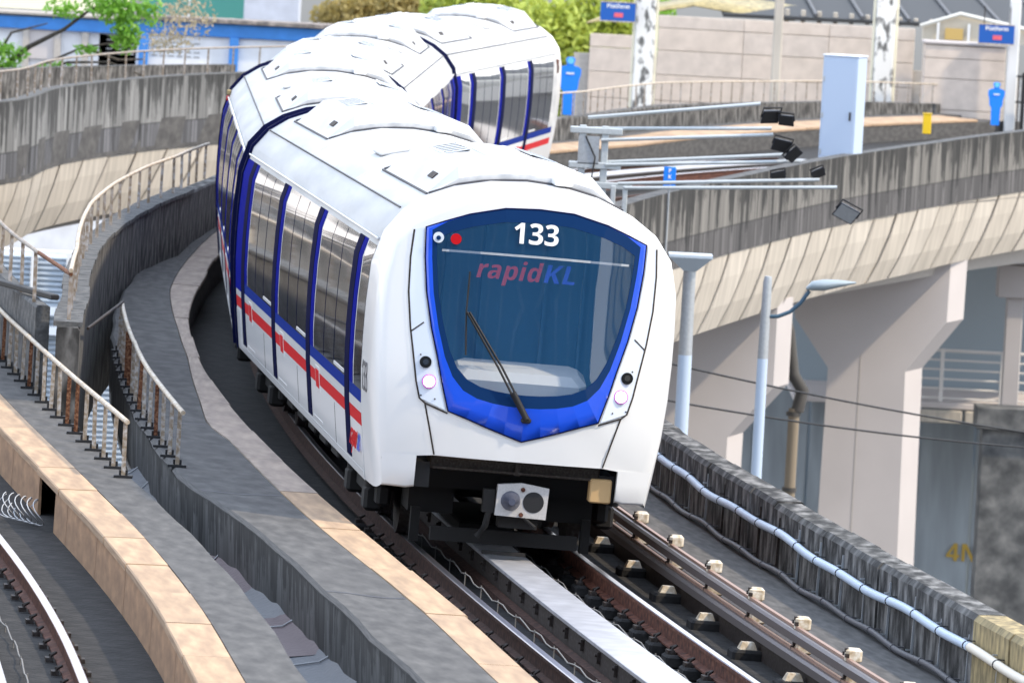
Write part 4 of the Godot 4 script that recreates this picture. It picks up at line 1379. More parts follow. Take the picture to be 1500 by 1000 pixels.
	loft(st, [pv([Vector3(-0.15, 0.41, 8.0), Vector3(0.29, 0.40, 8.0), Vector3(0.30, 0.665, 8.0), Vector3(0.07, 0.695, 8.0), Vector3(-0.14, 0.67, 8.0)]), pv([Vector3(-0.155, 0.405, 8.12), Vector3(0.295, 0.395, 8.12), Vector3(0.305, 0.67, 8.12), Vector3(0.07, 0.70, 8.12), Vector3(-0.145, 0.675, 8.12)])], true, 2, true)
	put.call("coupler_plate", st, mat("coupler_grey", lin(0.55, 0.53, 0.52), 0.5, {"tex": texs["grain"], "scale": 3.0, "world": false}))
	st = surf()
	tube(st, pv([Vector3(-0.025, 0.54, 8.10), Vector3(-0.025, 0.54, 8.15), Vector3(-0.025, 0.54, 8.20), Vector3(-0.025, 0.54, 8.24)]), 0.095, 24, 0.03)
	put.call("coupler_cone", st, mat("cone", lin(0.12, 0.13, 0.18), 0.3, {"metal": 0.5}))
	st = surf(); disc(st, Vector3(0.175, 0.54, 8.118), Vector3.BACK, 0.092, 0.012, 24)
	put.call("coupler_socket", st, mats.black)
	for q in [[0.075, 0.645], [0.075, 0.425]]:
		st = surf(); disc(st, Vector3(q[0], q[1], 8.125), Vector3.BACK, 0.02, 0.02, 10)
		put.call("bolt", st, mats.rust_red)
	st = surf()
	tube(st, pv([Vector3(0.05, 0.52, 7.2), Vector3(0.05, 0.52, 8.0)]), 0.11, 14)
	box(st, Vector3(-0.21, 0.52, 8.02), Vector3(0.10, 0.2, 0.1)); box(st, Vector3(0.07, 0.34, 7.9), Vector3(0.34, 0.1, 0.2))
	tube(st, pv([Vector3(-0.2, 0.42, 8.05), Vector3(-0.22, 0.3, 8.05), Vector3(-0.28, 0.2, 8.0)]), 0.03, 7)
	tube(st, pv([Vector3(0.1, 0.40, 8.1), Vector3(0.2, 0.33, 8.2)]), 0.014, 6)
	put.call("coupler_drawbar", st, mats.under_black)
	st = surf(); box(st, Vector3(0.76, 0.68, 8.0), Vector3(0.19, 0.21, 0.16), Basis(), 0.012)
	put.call("tan_equipment_box", st, mat("tan_box", lin(0.55, 0.36, 0.17), 0.6))
	st = surf()
	box(st, Vector3(0.0, 0.16, 7.6), Vector3(1.3, 0.12, 0.1)); box(st, Vector3(-0.02, 0.055, 7.9), Vector3(0.38, 0.03, 0.05))
	for e in [-1, 1]:
		box(st, Vector3(0.76 * e, 0.2, 7.3), Vector3(0.08, 0.30, 0.08)); box(st, Vector3(0.62 * e, 0.45, 6.9), Vector3(0.4, 0.3, 0.6))
	put.call("rail_guard", st, mats.under_black)
	# wiper
	st = surf()
	for e in [-0.018, 0.018]:
		tube(st, pv([fp(0.02 + e, 1.27, 0.05), fp(-0.25 + e, 1.70, 0.06), fp(-0.56 + e * 0.6, 2.15, 0.05)]), 0.011, 6)
	tube(st, pv([fp(0.02, 1.27, 0.05), fp(-0.12, 1.49, 0.056)]), 0.03, 7)
	tube(st, pv([fp(-0.55, 1.78, 0.03), fp(-0.575, 2.15, 0.035), fp(-0.57, 2.5, 0.03)]), 0.008, 5)
	box(st, fp(0.02, 1.26, 0.03), Vector3(0.09, 0.05, 0.05), Basis(), 0.015)
	put.call("wiper", st, mats.black)
	# lettering
	text("number", "133", 0.25, mats.lettering, car, Transform3D(Basis(Vector3.RIGHT, -0.10), fp(-0.02, 2.865, 0.03)))
	text("name_red", "rapid", 0.22, mats.red_dim, car, Transform3D(Basis(Vector3.RIGHT, -0.15), fp(-0.22, 2.54, -0.03)), true, true, 1.05)
	text("name_blue", "KL", 0.22, mats.blue_dim, car, Transform3D(Basis(Vector3.RIGHT, -0.15), fp(0.22, 2.54, -0.03)), true, true, 1.15)
	for e in [-1.0, 1.0]:
		var b := Basis(Vector3(0, 0, 1) if e < 0 else Vector3(0, 0, -1), Vector3.UP, Vector3(e, 0, 0))
		text("side_name_red", "rapid", 0.26, mats.red, car, Transform3D(b, Vector3(e * (side_u(0.83) + 0.012), 0.84, 6.25 if e < 0 else 6.6)), true, true)
		text("side_name_blue", "KL", 0.26, mats.blue, car, Transform3D(b, Vector3(e * (side_u(0.83) + 0.012), 0.84, 6.76 if e < 0 else 6.08)), true, true, 0.9)
		text("side_number", "133", 0.36, mats.dark_letter, car, Transform3D(Basis(b.x, Vector3(e * 0.06, 1, 0), b.z), Vector3(e * (side_u(1.45) + 0.003), 1.46, 7.33)), false, false, 0.8)

# ---------------------------------------------------------------- street behind
func build_street() -> void:
	var lamp := thing("street_lamp", "pale blue street lamp post with a flared square hood", "street lamp", Vector3(2.47, -14.0, -96))
	var st := surf()
	tube(st, pv([Vector3(2.47, -14.0, -96), Vector3(2.47, -0.8, -96)]), 0.115, 14, 0.10)
	part("lower_pole", st, mats.conduit, lamp)
	st = surf(); tube(st, pv([Vector3(2.47, -0.8, -96), Vector3(2.47, 0.45, -96)]), 0.10, 14, 0.09)
	part("upper_pole", st, mats.steel, lamp)
	st = surf()
	loft(st, [pv([Vector3(2.38, 0.40, -96.1), Vector3(2.56, 0.40, -96.1), Vector3(2.56, 0.40, -95.9), Vector3(2.38, 0.40, -95.9)]), pv([Vector3(2.16, 0.60, -96.3), Vector3(2.78, 0.60, -96.3), Vector3(2.78, 0.60, -95.7), Vector3(2.16, 0.60, -95.7)]), pv([Vector3(2.16, 0.64, -96.3), Vector3(2.78, 0.64, -96.3), Vector3(2.78, 0.64, -95.7), Vector3(2.16, 0.64, -95.7)])], true, 2, true)
	part("hood", st, mat("hood", lin(0.50, 0.58, 0.66), 0.4), lamp)
	var lamp2 := thing("street_lamp", "street lamp with a curved arm and flat leaf-shaped head", "street lamp", Vector3(3.5, -14.0, -94))
	st = surf(); tube(st, pv([Vector3(3.5, -14.0, -94), Vector3(3.5, -0.65, -94)]), 0.09, 14, 0.075)
	part("lower_pole", st, mats.conduit, lamp2)
	st = surf(); tube(st, pv([Vector3(3.5, -0.65, -94), Vector3(3.51, 0.42, -94), Vector3(3.515, 0.50, -94)]), 0.075, 14, 0.05)
	part("upper_pole", st, mats.steel, lamp2)
	st = surf(); tube(st, pv([Vector3(3.52, -0.06, -94), Vector3(3.68, -0.05, -94), Vector3(3.84, 0.02, -94), Vector3(3.98, 0.15, -94), Vector3(4.1, 0.33, -94)]), 0.028, 8)
	part("arm", st, mat("arm_blue", lin(0.04, 0.09, 0.14), 0.5), lamp2)
	st = surf()
	var secs := []
	for q in [[4.05, 0.02, 0.36], [4.13, 0.075, 0.40], [4.3, 0.09, 0.42], [4.5, 0.06, 0.45], [4.74, 0.012, 0.475]]:
		var r := PackedVector3Array()
		for k in 10:
			r.append(Vector3(q[0], q[2] + sin(TAU * k / 10) * q[1] * 0.9, -94 + cos(TAU * k / 10) * q[1] * 1.7))
		secs.append(r)
	loft(st, secs, true, 1, true)
	part("lamp_head", st, mat("lamp_shell", lin(0.30, 0.36, 0.40), 0.35), lamp2)
	# overhead wires
	for q in [[[1.4, -0.75, -100], [9.3, -2.3, -112], 0.12, "lower black wire slung past the piers and street lamps"], [[1.4, -0.15, -100], [9.3, -2.1, -112], 0.10, "upper black wire slung past the piers and street lamps"]]:
		var w := thing("overhead_wire", q[3], "wire", Vector3(q[0][0], q[0][1], q[0][2]))
		var pts := PackedVector3Array()
		for i in 15:
			var t := i / 14.0
			var p := Vector3(lerpf(q[0][0], q[1][0], t), lerpf(q[0][1], q[1][1], t) - q[2] * 4 * t * (1 - t) - 0.9, lerpf(q[0][2], q[1][2], t))
			pts.append(p)
		st = surf(); tube(st, pts, 0.016, 5)
		part("strand", st, mats.black, w)
	# drain pipe behind the big pier
	var d := thing("drain_pipe", "dark jointed drain pipe running down behind the broad pier", "pipe", Vector3(5.35, -14.0, -128))
	st = surf()
	tube(st, pv([Vector3(4.95, -1.7, -128.5), Vector3(5.25, -2.6, -128.5), Vector3(5.38, -3.4, -128.5), Vector3(5.58, -3.7, -128.5), Vector3(5.50, -4.1, -128.5)]), 0.13, 10)
	part("upper_pipe", st, mat("pipe_dark", lin(0.06, 0.055, 0.05), 0.6), d)
	st = surf(); tube(st, pv([Vector3(5.44, -4.05, -128.5), Vector3(5.42, -14.0, -128.5)]), 0.11, 10)
	part("lower_pipe", st, mat("pipe_tan", lin(0.26, 0.21, 0.15), 0.7), d)
	for y in [-4.15, -5.6, -7.2, -9.5]:
		st = surf(); disc(st, Vector3(5.43, y, -128.5), Vector3.UP, 0.14, 0.08, 12)
		part("pipe_collar", st, mats.pipe_dark, d)
	# slate building under the far viaduct
	var slate := mat("slate", lin(0.38, 0.43, 0.47), 0.6, {"tex": texs["faint_runs"], "scale": 0.15})
	var b := thing("workshop_building", "slate blue building with tall shutters and a railed balcony under the viaduct", "building", Vector3(11, -14.0, -166))
	for i in 7:
		st = surf(); box(st, Vector3(5.3 + i * 1.35, -10.2, -164.0), Vector3(1.30, 7.6, 0.12), Basis(), 0.02)
		part("shutter", st, slate, b)
	st = surf(); box(st, Vector3(11, -8.0, -166.5), Vector3(16, 11.8, 0.3))
	part("back_wall", st, mat("slate_dark", lin(0.32, 0.38, 0.43), 0.7), b)
	st = surf(); box(st, Vector3(11.2, -6.22, -161.6), Vector3(9.0, 0.14, 5.0), Basis(), 0.02)
	part("balcony_slab", st, mats.pier, b)
	for i in 8:
		st = surf(); box(st, Vector3(8.1 + i * 1.05, -6.47, -159.05), Vector3(0.98, 0.3, 0.16), Basis(), 0.02)
		part("slab_block", st, mats.beige_a, b)
	for k in 6:
		st = surf(); tube(st, pv([Vector3(7.6, -4.92 - k * 0.225, -159.2), Vector3(14.0, -4.92 - k * 0.225, -159.2)]), 0.025 if k else 0.04, 7)
		part("balcony_bar", st, mat("pale_rail", lin(0.66, 0.64, 0.62), 0.6), b)
	for i in 5:
		st = surf(); box(st, Vector3(8.75 + i * 1.42 , -5.5, -159.2), Vector3(0.09, 1.25, 0.09))
		part("balcony_post", st, mats.pale_rail, b)
	for q in [[9.1, 0.05], [11.6, 0.0]]:
		st = surf(); box(st, Vector3(q[0] + 0.6, -7.6, -163.92), Vector3(0.3, 0.05, 0.06))
		part("shutter_handle", st, mats.handrail, b)
	text("yellow_letters", "4N", 0.6, mat("yellow_paint", lin(0.45, 0.30, 0.05), 0.7), b, Transform3D(Basis(), Vector3(11.22, -10.15, -163.9) - b.position))
	var c := thing("concrete_column", "grey patched concrete column beside the slate shutters", "column", Vector3(11.5, -14.0, -152))
	st = surf(); box(st, Vector3(11.62, -9.8, -152), Vector3(1.9, 8.4, 0.9), Basis(), 0.02)
	part("shaft", st, mat("col_grey", lin(0.24, 0.24, 0.235), 0.9, {"tex": texs["blotch"], "scale": 0.22}), c)
	st = surf(); box(st, Vector3(11.55, -5.85, -151.9), Vector3(2.1, 0.5, 1.1), Basis(), 0.02)
	part("head", st, mats.col_grey, c)
	var c2 := thing("concrete_column", "pale column with a pinkish beam on it at the end of the balcony", "column", Vector3(11.35, -6.1, -155))
	st = surf(); box(st, Vector3(11.48, -4.7, -155), Vector3(0.38, 2.9, 0.4), Basis(), 0.02)
	part("shaft", st, mats.pier, c2)
	st = surf(); box(st, Vector3(12.0, -2.95, -155), Vector3(1.9, 0.75, 0.7), Basis(), 0.02)
	part("beam", st, mats.pier, c2)

# ---------------------------------------------------------------- station
func build_station() -> void:
	var w := thing("station_building", "beige panelled station wall under a dark steel canopy", "building", Vector3(8, -9, -190))
	var pa := mat("clad_a", lin(0.70, 0.60, 0.52), 0.7, {"tex": texs["grain"], "scale": 0.12})
	var pb := mat("clad_b", lin(0.68, 0.59, 0.52), 0.7, {"tex": texs["grain"], "scale": 0.15})
	var st := surf()
	box(st, Vector3(7.5, -4.0, -188.6), Vector3(12.4, 9.6, 0.3)); box(st, Vector3(7.2, 1.3, -188.6), Vector3(7.1, 1.2, 0.28))
	part("wall_core", st, mats.under, w)
	var rows := [-1.9, -1.15, -0.4, 0.32, 1.0, 1.62]
	for k in rows.size():
		var hgt: float = (rows[k + 1] if k + 1 < rows.size() else 1.98) - rows[k] - 0.014
		for q in [[1.72, 3.55, 0.0, 1.36], [3.60, 10.75, 0.0, 1.98]]:
			if rows[k] >= q[3]: continue
			var n := 1 if q[1] - q[0] < 3 else 3
			for i in n:
				var x0 := lerpf(q[0], q[1], float(i) / n) + 0.005; var x1 := lerpf(q[0], q[1], float(i + 1) / n) - 0.005
				st = surf(); box(st, Vector3((x0 + x1) / 2, rows[k] + minf(hgt, q[3] - rows[k]) / 2, -188.38), Vector3(x1 - x0, minf(hgt, q[3] - rows[k]), 0.08), Basis(Vector3.UP, 0.0), 0.012)
				part("cladding_panel", st, pa if (i + k) % 2 == 0 else pb, w)
	var w2 := thing("platform_wall", "pinkish panelled wall block at the platform end beside the black gate", "wall", Vector3(12, -9, -184))
	for k in 5:
		var y0: float = [-1.9, -1.0, -0.1, 0.75, 1.3][k]; var y1: float = [-1.0, -0.1, 0.75, 1.3, 1.66][k]
		st = surf(); box(st, Vector3(11.9, (y0 + y1) / 2, -184.6), Vector3(2.2, y1 - y0 - 0.014, 1.2), Basis(), 0.012)
		part("cladding_panel", st, pb, w2)
	st = surf(); box(st, Vector3(11.9, 1.72, -184.6), Vector3(2.3, 0.08, 1.3), Basis(), 0.012)
	part("coping", st, mats.pier, w2)
	var peel := mat("peel_white", lin(0.80, 0.79, 0.76), 0.8, {"tex": noise_tex("peel", 77, 9.0, 0.45, 1.9, 1, 0.5, 512, 5, Color(1, 1, 1), 2.0), "scale": 0.33})
	var cols := [[3.2, 0.28, -186.0, "thick white column with flaking black stains beside the blue platform sign", peel], [9.78, 0.28, -186.0, "thick white column with flaking black stains behind the blue-grey cabinet", peel], [6.87, 0.13, -186.6, "slim cream column in the middle of the beige station wall", mats.beige_b], [13.15, 0.15, -183.5, "slim white column beside the black gate", mats.white]]
	for q in cols:
		var c := thing("station_column", q[3], "column", Vector3(q[0], -4, q[2]), "station columns")
		st = surf(); box(st, Vector3(q[0], -0.5, q[2]), Vector3(q[1] * 1.95, 7.0, q[1] * 1.95), Basis(), 0.03)
		part("shaft", st, q[4], c)
		if q[1] > 0.2:
			st = surf()
			for e in [-1, 1]: box(st, Vector3(q[0] + e * (q[1] + 0.035), -0.5, q[2] + 0.1), Vector3(0.06, 7.0, 0.2), Basis(), 0.01)
			part("edge_strip", st, mat("cream", lin(0.85, 0.80, 0.62), 0.6), c)
	# canopy
	var r := thing("station_canopy", "dark steel canopy with cream purlins above the station wall", "roof", Vector3(9, 3, -190))
	st = surf()
	loft(st, [pv([Vector3(5.4, 2.0, -188.8), Vector3(26, 2.12, -188.8), Vector3(26, 3.4, -216), Vector3(5.4, 3.3, -216)]), pv([Vector3(5.4, 2.1, -188.8), Vector3(26, 2.22, -188.8), Vector3(26, 3.5, -216), Vector3(5.4, 3.4, -216)])], true, 2, true)
	part("roof_sheet", st, mat("roof_dark", lin(0.03, 0.032, 0.035), 0.7), r)
	for i in 10:
		st = surf(); box(st, Vector3(7.2 + i * 0.45, 2.12, -189.4), Vector3(0.12, 0.38 - i * 0.02, 0.3), Basis(), 0.015)
		part("purlin_end", st, mats.beige_a, r)
	for i in 6:
		st = surf(); tube(st, pv([Vector3(8.0 + i * 1.3, 2.19, -188.9), Vector3(8.0 + i * 1.3, 3.4, -214)]), 0.05, 6)
		part("rafter", st, mat("rafter", lin(0.10, 0.10, 0.11), 0.6), r)
	var g2 := thing("canopy_fascia", "yellowish translucent canopy edge curving above the beige station wall", "roof", Vector3(5, 2, -189))
	st = surf(); var secs := []
	for q in [[1.6, 1.62], [2.8, 1.9], [3.9, 2.12], [4.6, 2.26], [5.4, 2.16], [6.6, 2.02], [7.4, 2.0]]:
		secs.append(pv([Vector3(q[0], q[1] - 0.02, -189.2), Vector3(q[0], q[1] + 0.03, -189.2), Vector3(q[0] + 0.9, q[1] + 0.32, -193.5), Vector3(q[0] + 0.9, q[1] + 0.27, -193.5)]))
	loft(st, secs, true, 1, true)
	part("fascia", st, mat("fascia", lin(0.62, 0.50, 0.24), 0.6, {"tex": texs["blotch"], "scale": 0.6}), g2)
	var hut := thing("platform_shelter", "cream gabled platform shelter with an ochre panel under the canopy", "shelter", Vector3(12.3, 1.7, -187))
	st = surf()
	loft(st, [pv([Vector3(10.9, 1.7, -187.2), Vector3(10.9, 2.05, -187.2), Vector3(11.9, 2.42, -187.2), Vector3(14.5, 1.95, -187.2), Vector3(14.5, 1.7, -187.2)]), pv([Vector3(10.9, 1.7, -187.8), Vector3(10.9, 2.05, -187.8), Vector3(11.9, 2.42, -187.8), Vector3(14.5, 1.95, -187.8), Vector3(14.5, 1.7, -187.8)])], true, 2, true)
	part("gable_wall", st, mat("cream_wall", lin(0.56, 0.51, 0.42), 0.7), hut)
	st = surf()
	tube(st, pv([Vector3(10.8, 2.08, -187.1), Vector3(11.9, 2.47, -187.1), Vector3(14.6, 1.98, -187.1)]), 0.06, 6)
	part("eave", st, mat("eave", lin(0.70, 0.70, 0.66), 0.6), hut)
	st = surf(); box(st, Vector3(11.75, 1.90, -187.12), Vector3(0.5, 0.32, 0.06)); part("ochre_panel", st, mat("ochre", lin(0.52, 0.36, 0.12), 0.6), hut)
	for x in [11.3, 12.15]:
		st = surf(); box(st, Vector3(x, 1.95, -187.1), Vector3(0.07, 0.5, 0.08)); part("shelter_post", st, mats.white, hut)
	# signs
	var blue := mat("sign_blue", lin(0.01, 0.10, 0.42), 0.4)
	for q in [[2.42, 2.06, -185.4, "Platform", "blue platform sign with a red patch half hidden by the thick column"], [12.64, 2.05, -183.0, "Platform", "blue platform sign with a red patch hanging from the shelter eave"]]:
		var s := thing("platform_sign", q[4], "sign", Vector3(q[0], q[1] - 0.25, q[2]), "platform signs")
		st = surf(); box(st, Vector3(q[0], q[1], q[2]), Vector3(0.96, 0.5, 0.06), Basis(), 0.008)
		part("board", st, blue, s)
		st = surf()
		for y in [-0.265, 0.265]: box(st, Vector3(q[0], q[1] + y, q[2]), Vector3(1.0, 0.03, 0.08))
		part("frame", st, mats.handrail, s)
		st = surf(); box(st, Vector3(q[0] + 0.02, q[1] - 0.09, q[2] + 0.035), Vector3(0.24, 0.12, 0.01)); part("red_patch", st, mat("sign_red", lin(0.75, 0.12, 0.16), 0.5), s)
		text("words", q[3], 0.15, mats.lettering, s, Transform3D(Basis(), Vector3(0, 0.25 + 0.15, 0.038)))
		for e in [-0.35, 0.35]:
			st = surf(); tube(st, pv([Vector3(q[0] + e, q[1] + 0.25, q[2]), Vector3(q[0] + e, q[1] + 0.75, q[2])]), 0.015, 5)
			part("hanger", st, mats.iron, s)
	var gate := thing("platform_gate", "black barred gate at the platform end", "gate", Vector3(13.6, -1, -183))
	for i in 8:
		st = surf(); box(st, Vector3(13.32 + i * 0.16, 0.1, -183), Vector3(0.03, 1.7, 0.03)); part("bar", st, mats.black, gate)
	for y in [-0.7, 0.25, 0.95]:
		st = surf(); box(st, Vector3(13.9, y, -183), Vector3(1.3, 0.05, 0.05)); part("rail", st, mats.black, gate)
	st = surf(); box(st, Vector3(13.45, 0.1, -183), Vector3(0.10, 1.9, 0.08)); part("stile", st, mats.black, gate)

func marker_figure(at: Vector3, h: float, label: String) -> void:
	var v := thing("marker_post", label, "marker", at, "blue marker posts")
	var m := mat("marker_blue", lin(0.01, 0.22, 0.85), 0.4)
	# a flat post cut to head, shoulders and a narrow foot
	var o := [[0.10, 0.0], [0.11, 0.40], [0.155, 0.46], [0.17, 0.62], [0.20, 0.70], [0.20, 0.80], [0.14, 0.84], [0.07, 0.855], [0.065, 0.90], [0.085, 0.93], [0.085, 0.97], [0.05, 1.0]]
	var A := PackedVector3Array(); var B := PackedVector3Array(); var f2 := PackedVector2Array()
	for q in o: f2.append(Vector2(q[0], q[1]))
	for i in range(o.size() - 1, -1, -1): f2.append(Vector2(-o[i][0], o[i][1]))
	for p in f2:
		A.append(at + Vector3(p.x, p.y, 0.07) * Vector3(h * 0.95, h, 1)); B.append(at + Vector3(p.x, p.y, -0.07) * Vector3(h * 0.95, h, 1))
	var st := surf(); loft(st, [A, B], true, 2)
	var id := Geometry2D.triangulate_polygon(f2)
	for k in range(0, id.size(), 3):
		tri(st, A[id[k]], A[id[k + 1]], A[id[k + 2]]); tri(st, B[id[k]], B[id[k + 1]], B[id[k + 2]])
	part("figure", st, m, v)
	st = surf(); disc(st, at + Vector3(0, 0.94 * h, 0.075), Vector3.BACK, 0.06 * h, 0.02, 12)
	part("head_disc", st, mat("marker_pale", lin(0.15, 0.55, 0.95), 0.4), v)
	st = surf(); box(st, at + Vector3(0, 0.72 * h, 0.08), Vector3(0.14 * h, 0.03 * h, 0.015)); part("white_plate", st, mats.white, v)

# ---------------------------------------------------------------- things beside the far track
func build_trackside() -> void:
	marker_figure(Vector3(10.42, 0.78, -149.8), 0.95, "bright blue figure-shaped post standing on the stained parapet by the gate")
	marker_figure(Vector3(1.10, -0.25, -170), 1.45, "bright blue figure-shaped post between the last car and the beige wall")
	var cab := thing("equipment_cabinet", "tall pale blue-grey metal cabinet standing behind the stained parapet", "cabinet", Vector3(6.12, 0.4, -130.4))
	var b := Basis(Vector3.UP, -0.32)
	var st := surf(); box(st, Vector3(6.13, 1.52, -130.4), Vector3(0.70, 2.24, 0.62), b, 0.012)
	part("body", st, mat("cabinet", lin(0.46, 0.56, 0.72), 0.45), cab)
	st = surf(); box(st, Vector3(6.13, 2.655, -130.4), Vector3(0.74, 0.03, 0.66), b, 0.008)
	part("lid", st, mats.panel_white, cab)
	st = surf(); box(st, Vector3(6.13, 1.52, -130.4) + b * Vector3(0, 0, 0.314), Vector3(0.62, 2.1, 0.01), b, 0.004)
	part("door", st, mats.cabinet, cab)
	st = surf(); box(st, Vector3(6.13, 1.5, -130.4) + b * Vector3(0.24, 0, 0.33), Vector3(0.03, 0.16, 0.03), b); part("handle", st, mats.iron, cab)
	for k in [2.2, 1.5, 0.8]:
		st = surf(); box(st, Vector3(6.13, k, -130.4) + b * Vector3(-0.315, 0, 0.32), Vector3(0.03, 0.1, 0.03), b); part("hinge", st, mats.steel, cab)
	var y := thing("yellow_box", "small yellow box standing on the stained parapet", "box", Vector3(8.47, 0.78, -142.2))
	st = surf(); box(st, Vector3(8.47, 1.0, -142.2), Vector3(0.17, 0.42, 0.17), Basis(), 0.012); part("body", st, mat("yellow", lin(0.75, 0.50, 0.01), 0.5), y)
	st = surf(); box(st, Vector3(8.47, 1.22, -142.2), Vector3(0.19, 0.02, 0.19)); part("lid", st, mats.yellow, y)
	var pk := thing("kilometre_sign", "small blue plate sign with white letters beside the far conductor rail", "sign", Vector3(2.55, 0.2, -112))
	st = surf(); box(st, Vector3(2.42, 1.08, -110), Vector3(0.2, 0.32, 0.03), Basis(), 0.006); part("plate", st, mats.marker_blue, pk)
	st = surf(); tube(st, pv([Vector3(2.42, -0.2, -110.05), Vector3(2.42, 1.0, -110.05)]), 0.02, 6); part("stake", st, mats.steel, pk)
	for i in 3: text("letter", ["P", "K", "N"][i], 0.09, mats.lettering, pk, Transform3D(Basis(), Vector3(2.42, 1.18 - i * 0.1, -109.98) - pk.position))
	# floodlight arms folded down over the parapet
	var f := thing("floodlight_rack", "galvanised steel rack with long pipe arms reaching over the parapet", "mast", Vector3(1.0, 0.2, -97))
	var z := -97.0
	for q in [[0.80, 0.2], [1.12, 0.2]]:
		st = surf(); box(st, Vector3(q[0] + 0.06, 1.25, z), Vector3(0.10, 2.2, 0.14), Basis(), 0.01); part("leg", st, mats.galv, f)
	for q in [[1.33, 0.6, 1.5], [1.50, 0.6, 1.45]]:
		st = surf(); box(st, Vector3(q[0], 0.9, z + 0.4), Vector3(0.07, 1.25, 0.10), Basis(), 0.01); part("leg", st, mats.galv, f)
	for yy in [2.28, 1.78, 1.5]:
		st = surf(); box(st, Vector3(1.05, yy, z), Vector3(0.75 if yy > 1.6 else 1.1, 0.09, 0.2), Basis(), 0.01); part("cross_bar", st, mats.galv, f)
	st = surf(); box(st, Vector3(0.95, 2.0, z + 0.09), Vector3(0.3, 0.4, 0.02)); part("gusset", st, mats.steel, f)
	st = surf(); tube(st, pv([Vector3(0.9, 2.2, z + 0.1), Vector3(1.05, 1.9, z + 0.12), Vector3(1.0, 1.5, z + 0.12), Vector3(1.2, 1.2, z + 0.2)]), 0.012, 5); part("lead", st, mats.black, f)
	var arms := [[[0.92, 2.46], [3.38, 2.79], 0.0], [[0.96, 2.30], [3.56, 2.44], -0.1], [[1.12, 2.15], [3.58, 2.36], 0.1], [[1.23, 1.83], [3.75, 2.07], -0.12], [[1.20, 1.80], [4.0, 2.0], 0.1], [[1.39, 1.55], [4.27, 1.76], 0.3], [[1.49, 1.50], [4.52, 1.67], 0.45]]
	for a in arms:
		st = surf(); tube(st, pv([Vector3(a[0][0], a[0][1], z + a[2]), Vector3(a[1][0], a[1][1], z + a[2])]), 0.026, 8)
		part("arm", st, mats.galv, f)
	var fl := [[3.52, 2.62, -0.2, 0.5, 0.15, "black floodlight with a pointed bracket on the top arm"], [3.75, 2.58, 0.1, -0.3, 0.12, "black floodlight tilted back beside the top arm"], [3.70, 2.22, -0.3, 0.2, 0.14, "black floodlight hanging at the end of the middle arms"], [3.88, 2.10, 0.9, -0.2, 0.12, "small black floodlight under the middle arms"], [3.68, 1.78, 0.2, 0.1, 0.11, "dark floodlight on the lower arm"], [4.25, 1.85, 0.4, 0.1, 0.10, "dark floodlight above the lower arm tip"], [4.68, 1.30, -0.6, 0.3, 0.175, "square grey floodlight hanging from the longest arm"]]
	for q in fl:
		var base := Vector3(q[0], q[1], z + 0.25)
		var l := thing("floodlight", q[5], "floodlight", base, "floodlights on the rack")
		var rb := Basis(Vector3.BACK, q[2]) * Basis(Vector3.RIGHT, 0.5) * Basis(Vector3.UP, q[3])
		st = surf()
		var s: float = q[4]
		var ring := func(w: float, d: float) -> PackedVector3Array:
			return pv([base + rb * Vector3(-w, -w * 0.75, d), base + rb * Vector3(w, -w * 0.75, d), base + rb * Vector3(w, w * 0.75, d), base + rb * Vector3(-w, w * 0.75, d)])
		loft(st, [ring.call(s * 0.4, -s * 0.7), ring.call(s * 0.85, -s * 0.1), ring.call(s * 0.95, s * 0.1)], true, 2, true)
		part("housing", st, mat("flood_black", lin(0.02, 0.025, 0.04), 0.5), l)
		st = surf(); box(st, base + rb * Vector3(0, 0, s * 0.11), Vector3(s * 1.7, s * 1.25, 0.01), rb)
		part("lens", st, mats.steel if s > 0.16 else mats.black, l)
		st = surf(); tube(st, pv([base + rb * Vector3(-s * 0.98, 0, 0), base + rb * Vector3(-s * 0.98, s, 0), base + rb * Vector3(s * 0.98, s, 0), base + rb * Vector3(s * 0.98, 0, 0)]), 0.014, 5)
		part("yoke", st, mats.black, l)

# ---------------------------------------------------------------- backdrop
func crown(st: SurfaceTool, c: Vector3, r: Vector3, n: int, size: float) -> void:
	for i in n:
		var d := Vector3(rng.randfn(), rng.randfn(), rng.randfn()).normalized() * pow(rng.randf(), 0.45)
		var p := c + d * r
		var a := Vector3(rng.randfn(), rng.randfn(), rng.randfn()).normalized()
		var b := a.cross(Vector3(rng.randfn(), rng.randfn(), rng.randfn())).normalized()
		var s := size * rng.randf_range(0.6, 1.3)
		st.set_smooth_group(-1)
		quad(st, p - a * s, p + b * s * 0.45, p + a * s, p - b * s * 0.45)

func tree(at: Vector3, h: float, blobs: Array, m: Material, n: int, size: float, label: String) -> Node3D:
	var v := thing("tree", label, "tree", at, "trees behind the line")
	var st := surf()
	tube(st, pv([at, at + Vector3(0.2, h * 0.5, 0), at + Vector3(0, h * 0.95, 0)]), 0.28, 9, 0.1)
	for b in blobs: tube(st, pv([at + Vector3(0, h * 0.55, 0), (at + Vector3(0, h * 0.7, 0)).lerp(b[0], 0.6), b[0]]), 0.12, 6, 0.03)
	part("trunk", st, mat("bark", lin(0.13, 0.11, 0.09), 0.9, {"tex": texs["runs"], "scale": 0.8}), v)
	st = surf()
	for b in blobs: crown(st, b[0], b[1], n, size)
	part("crown", st, m, v)
	return v

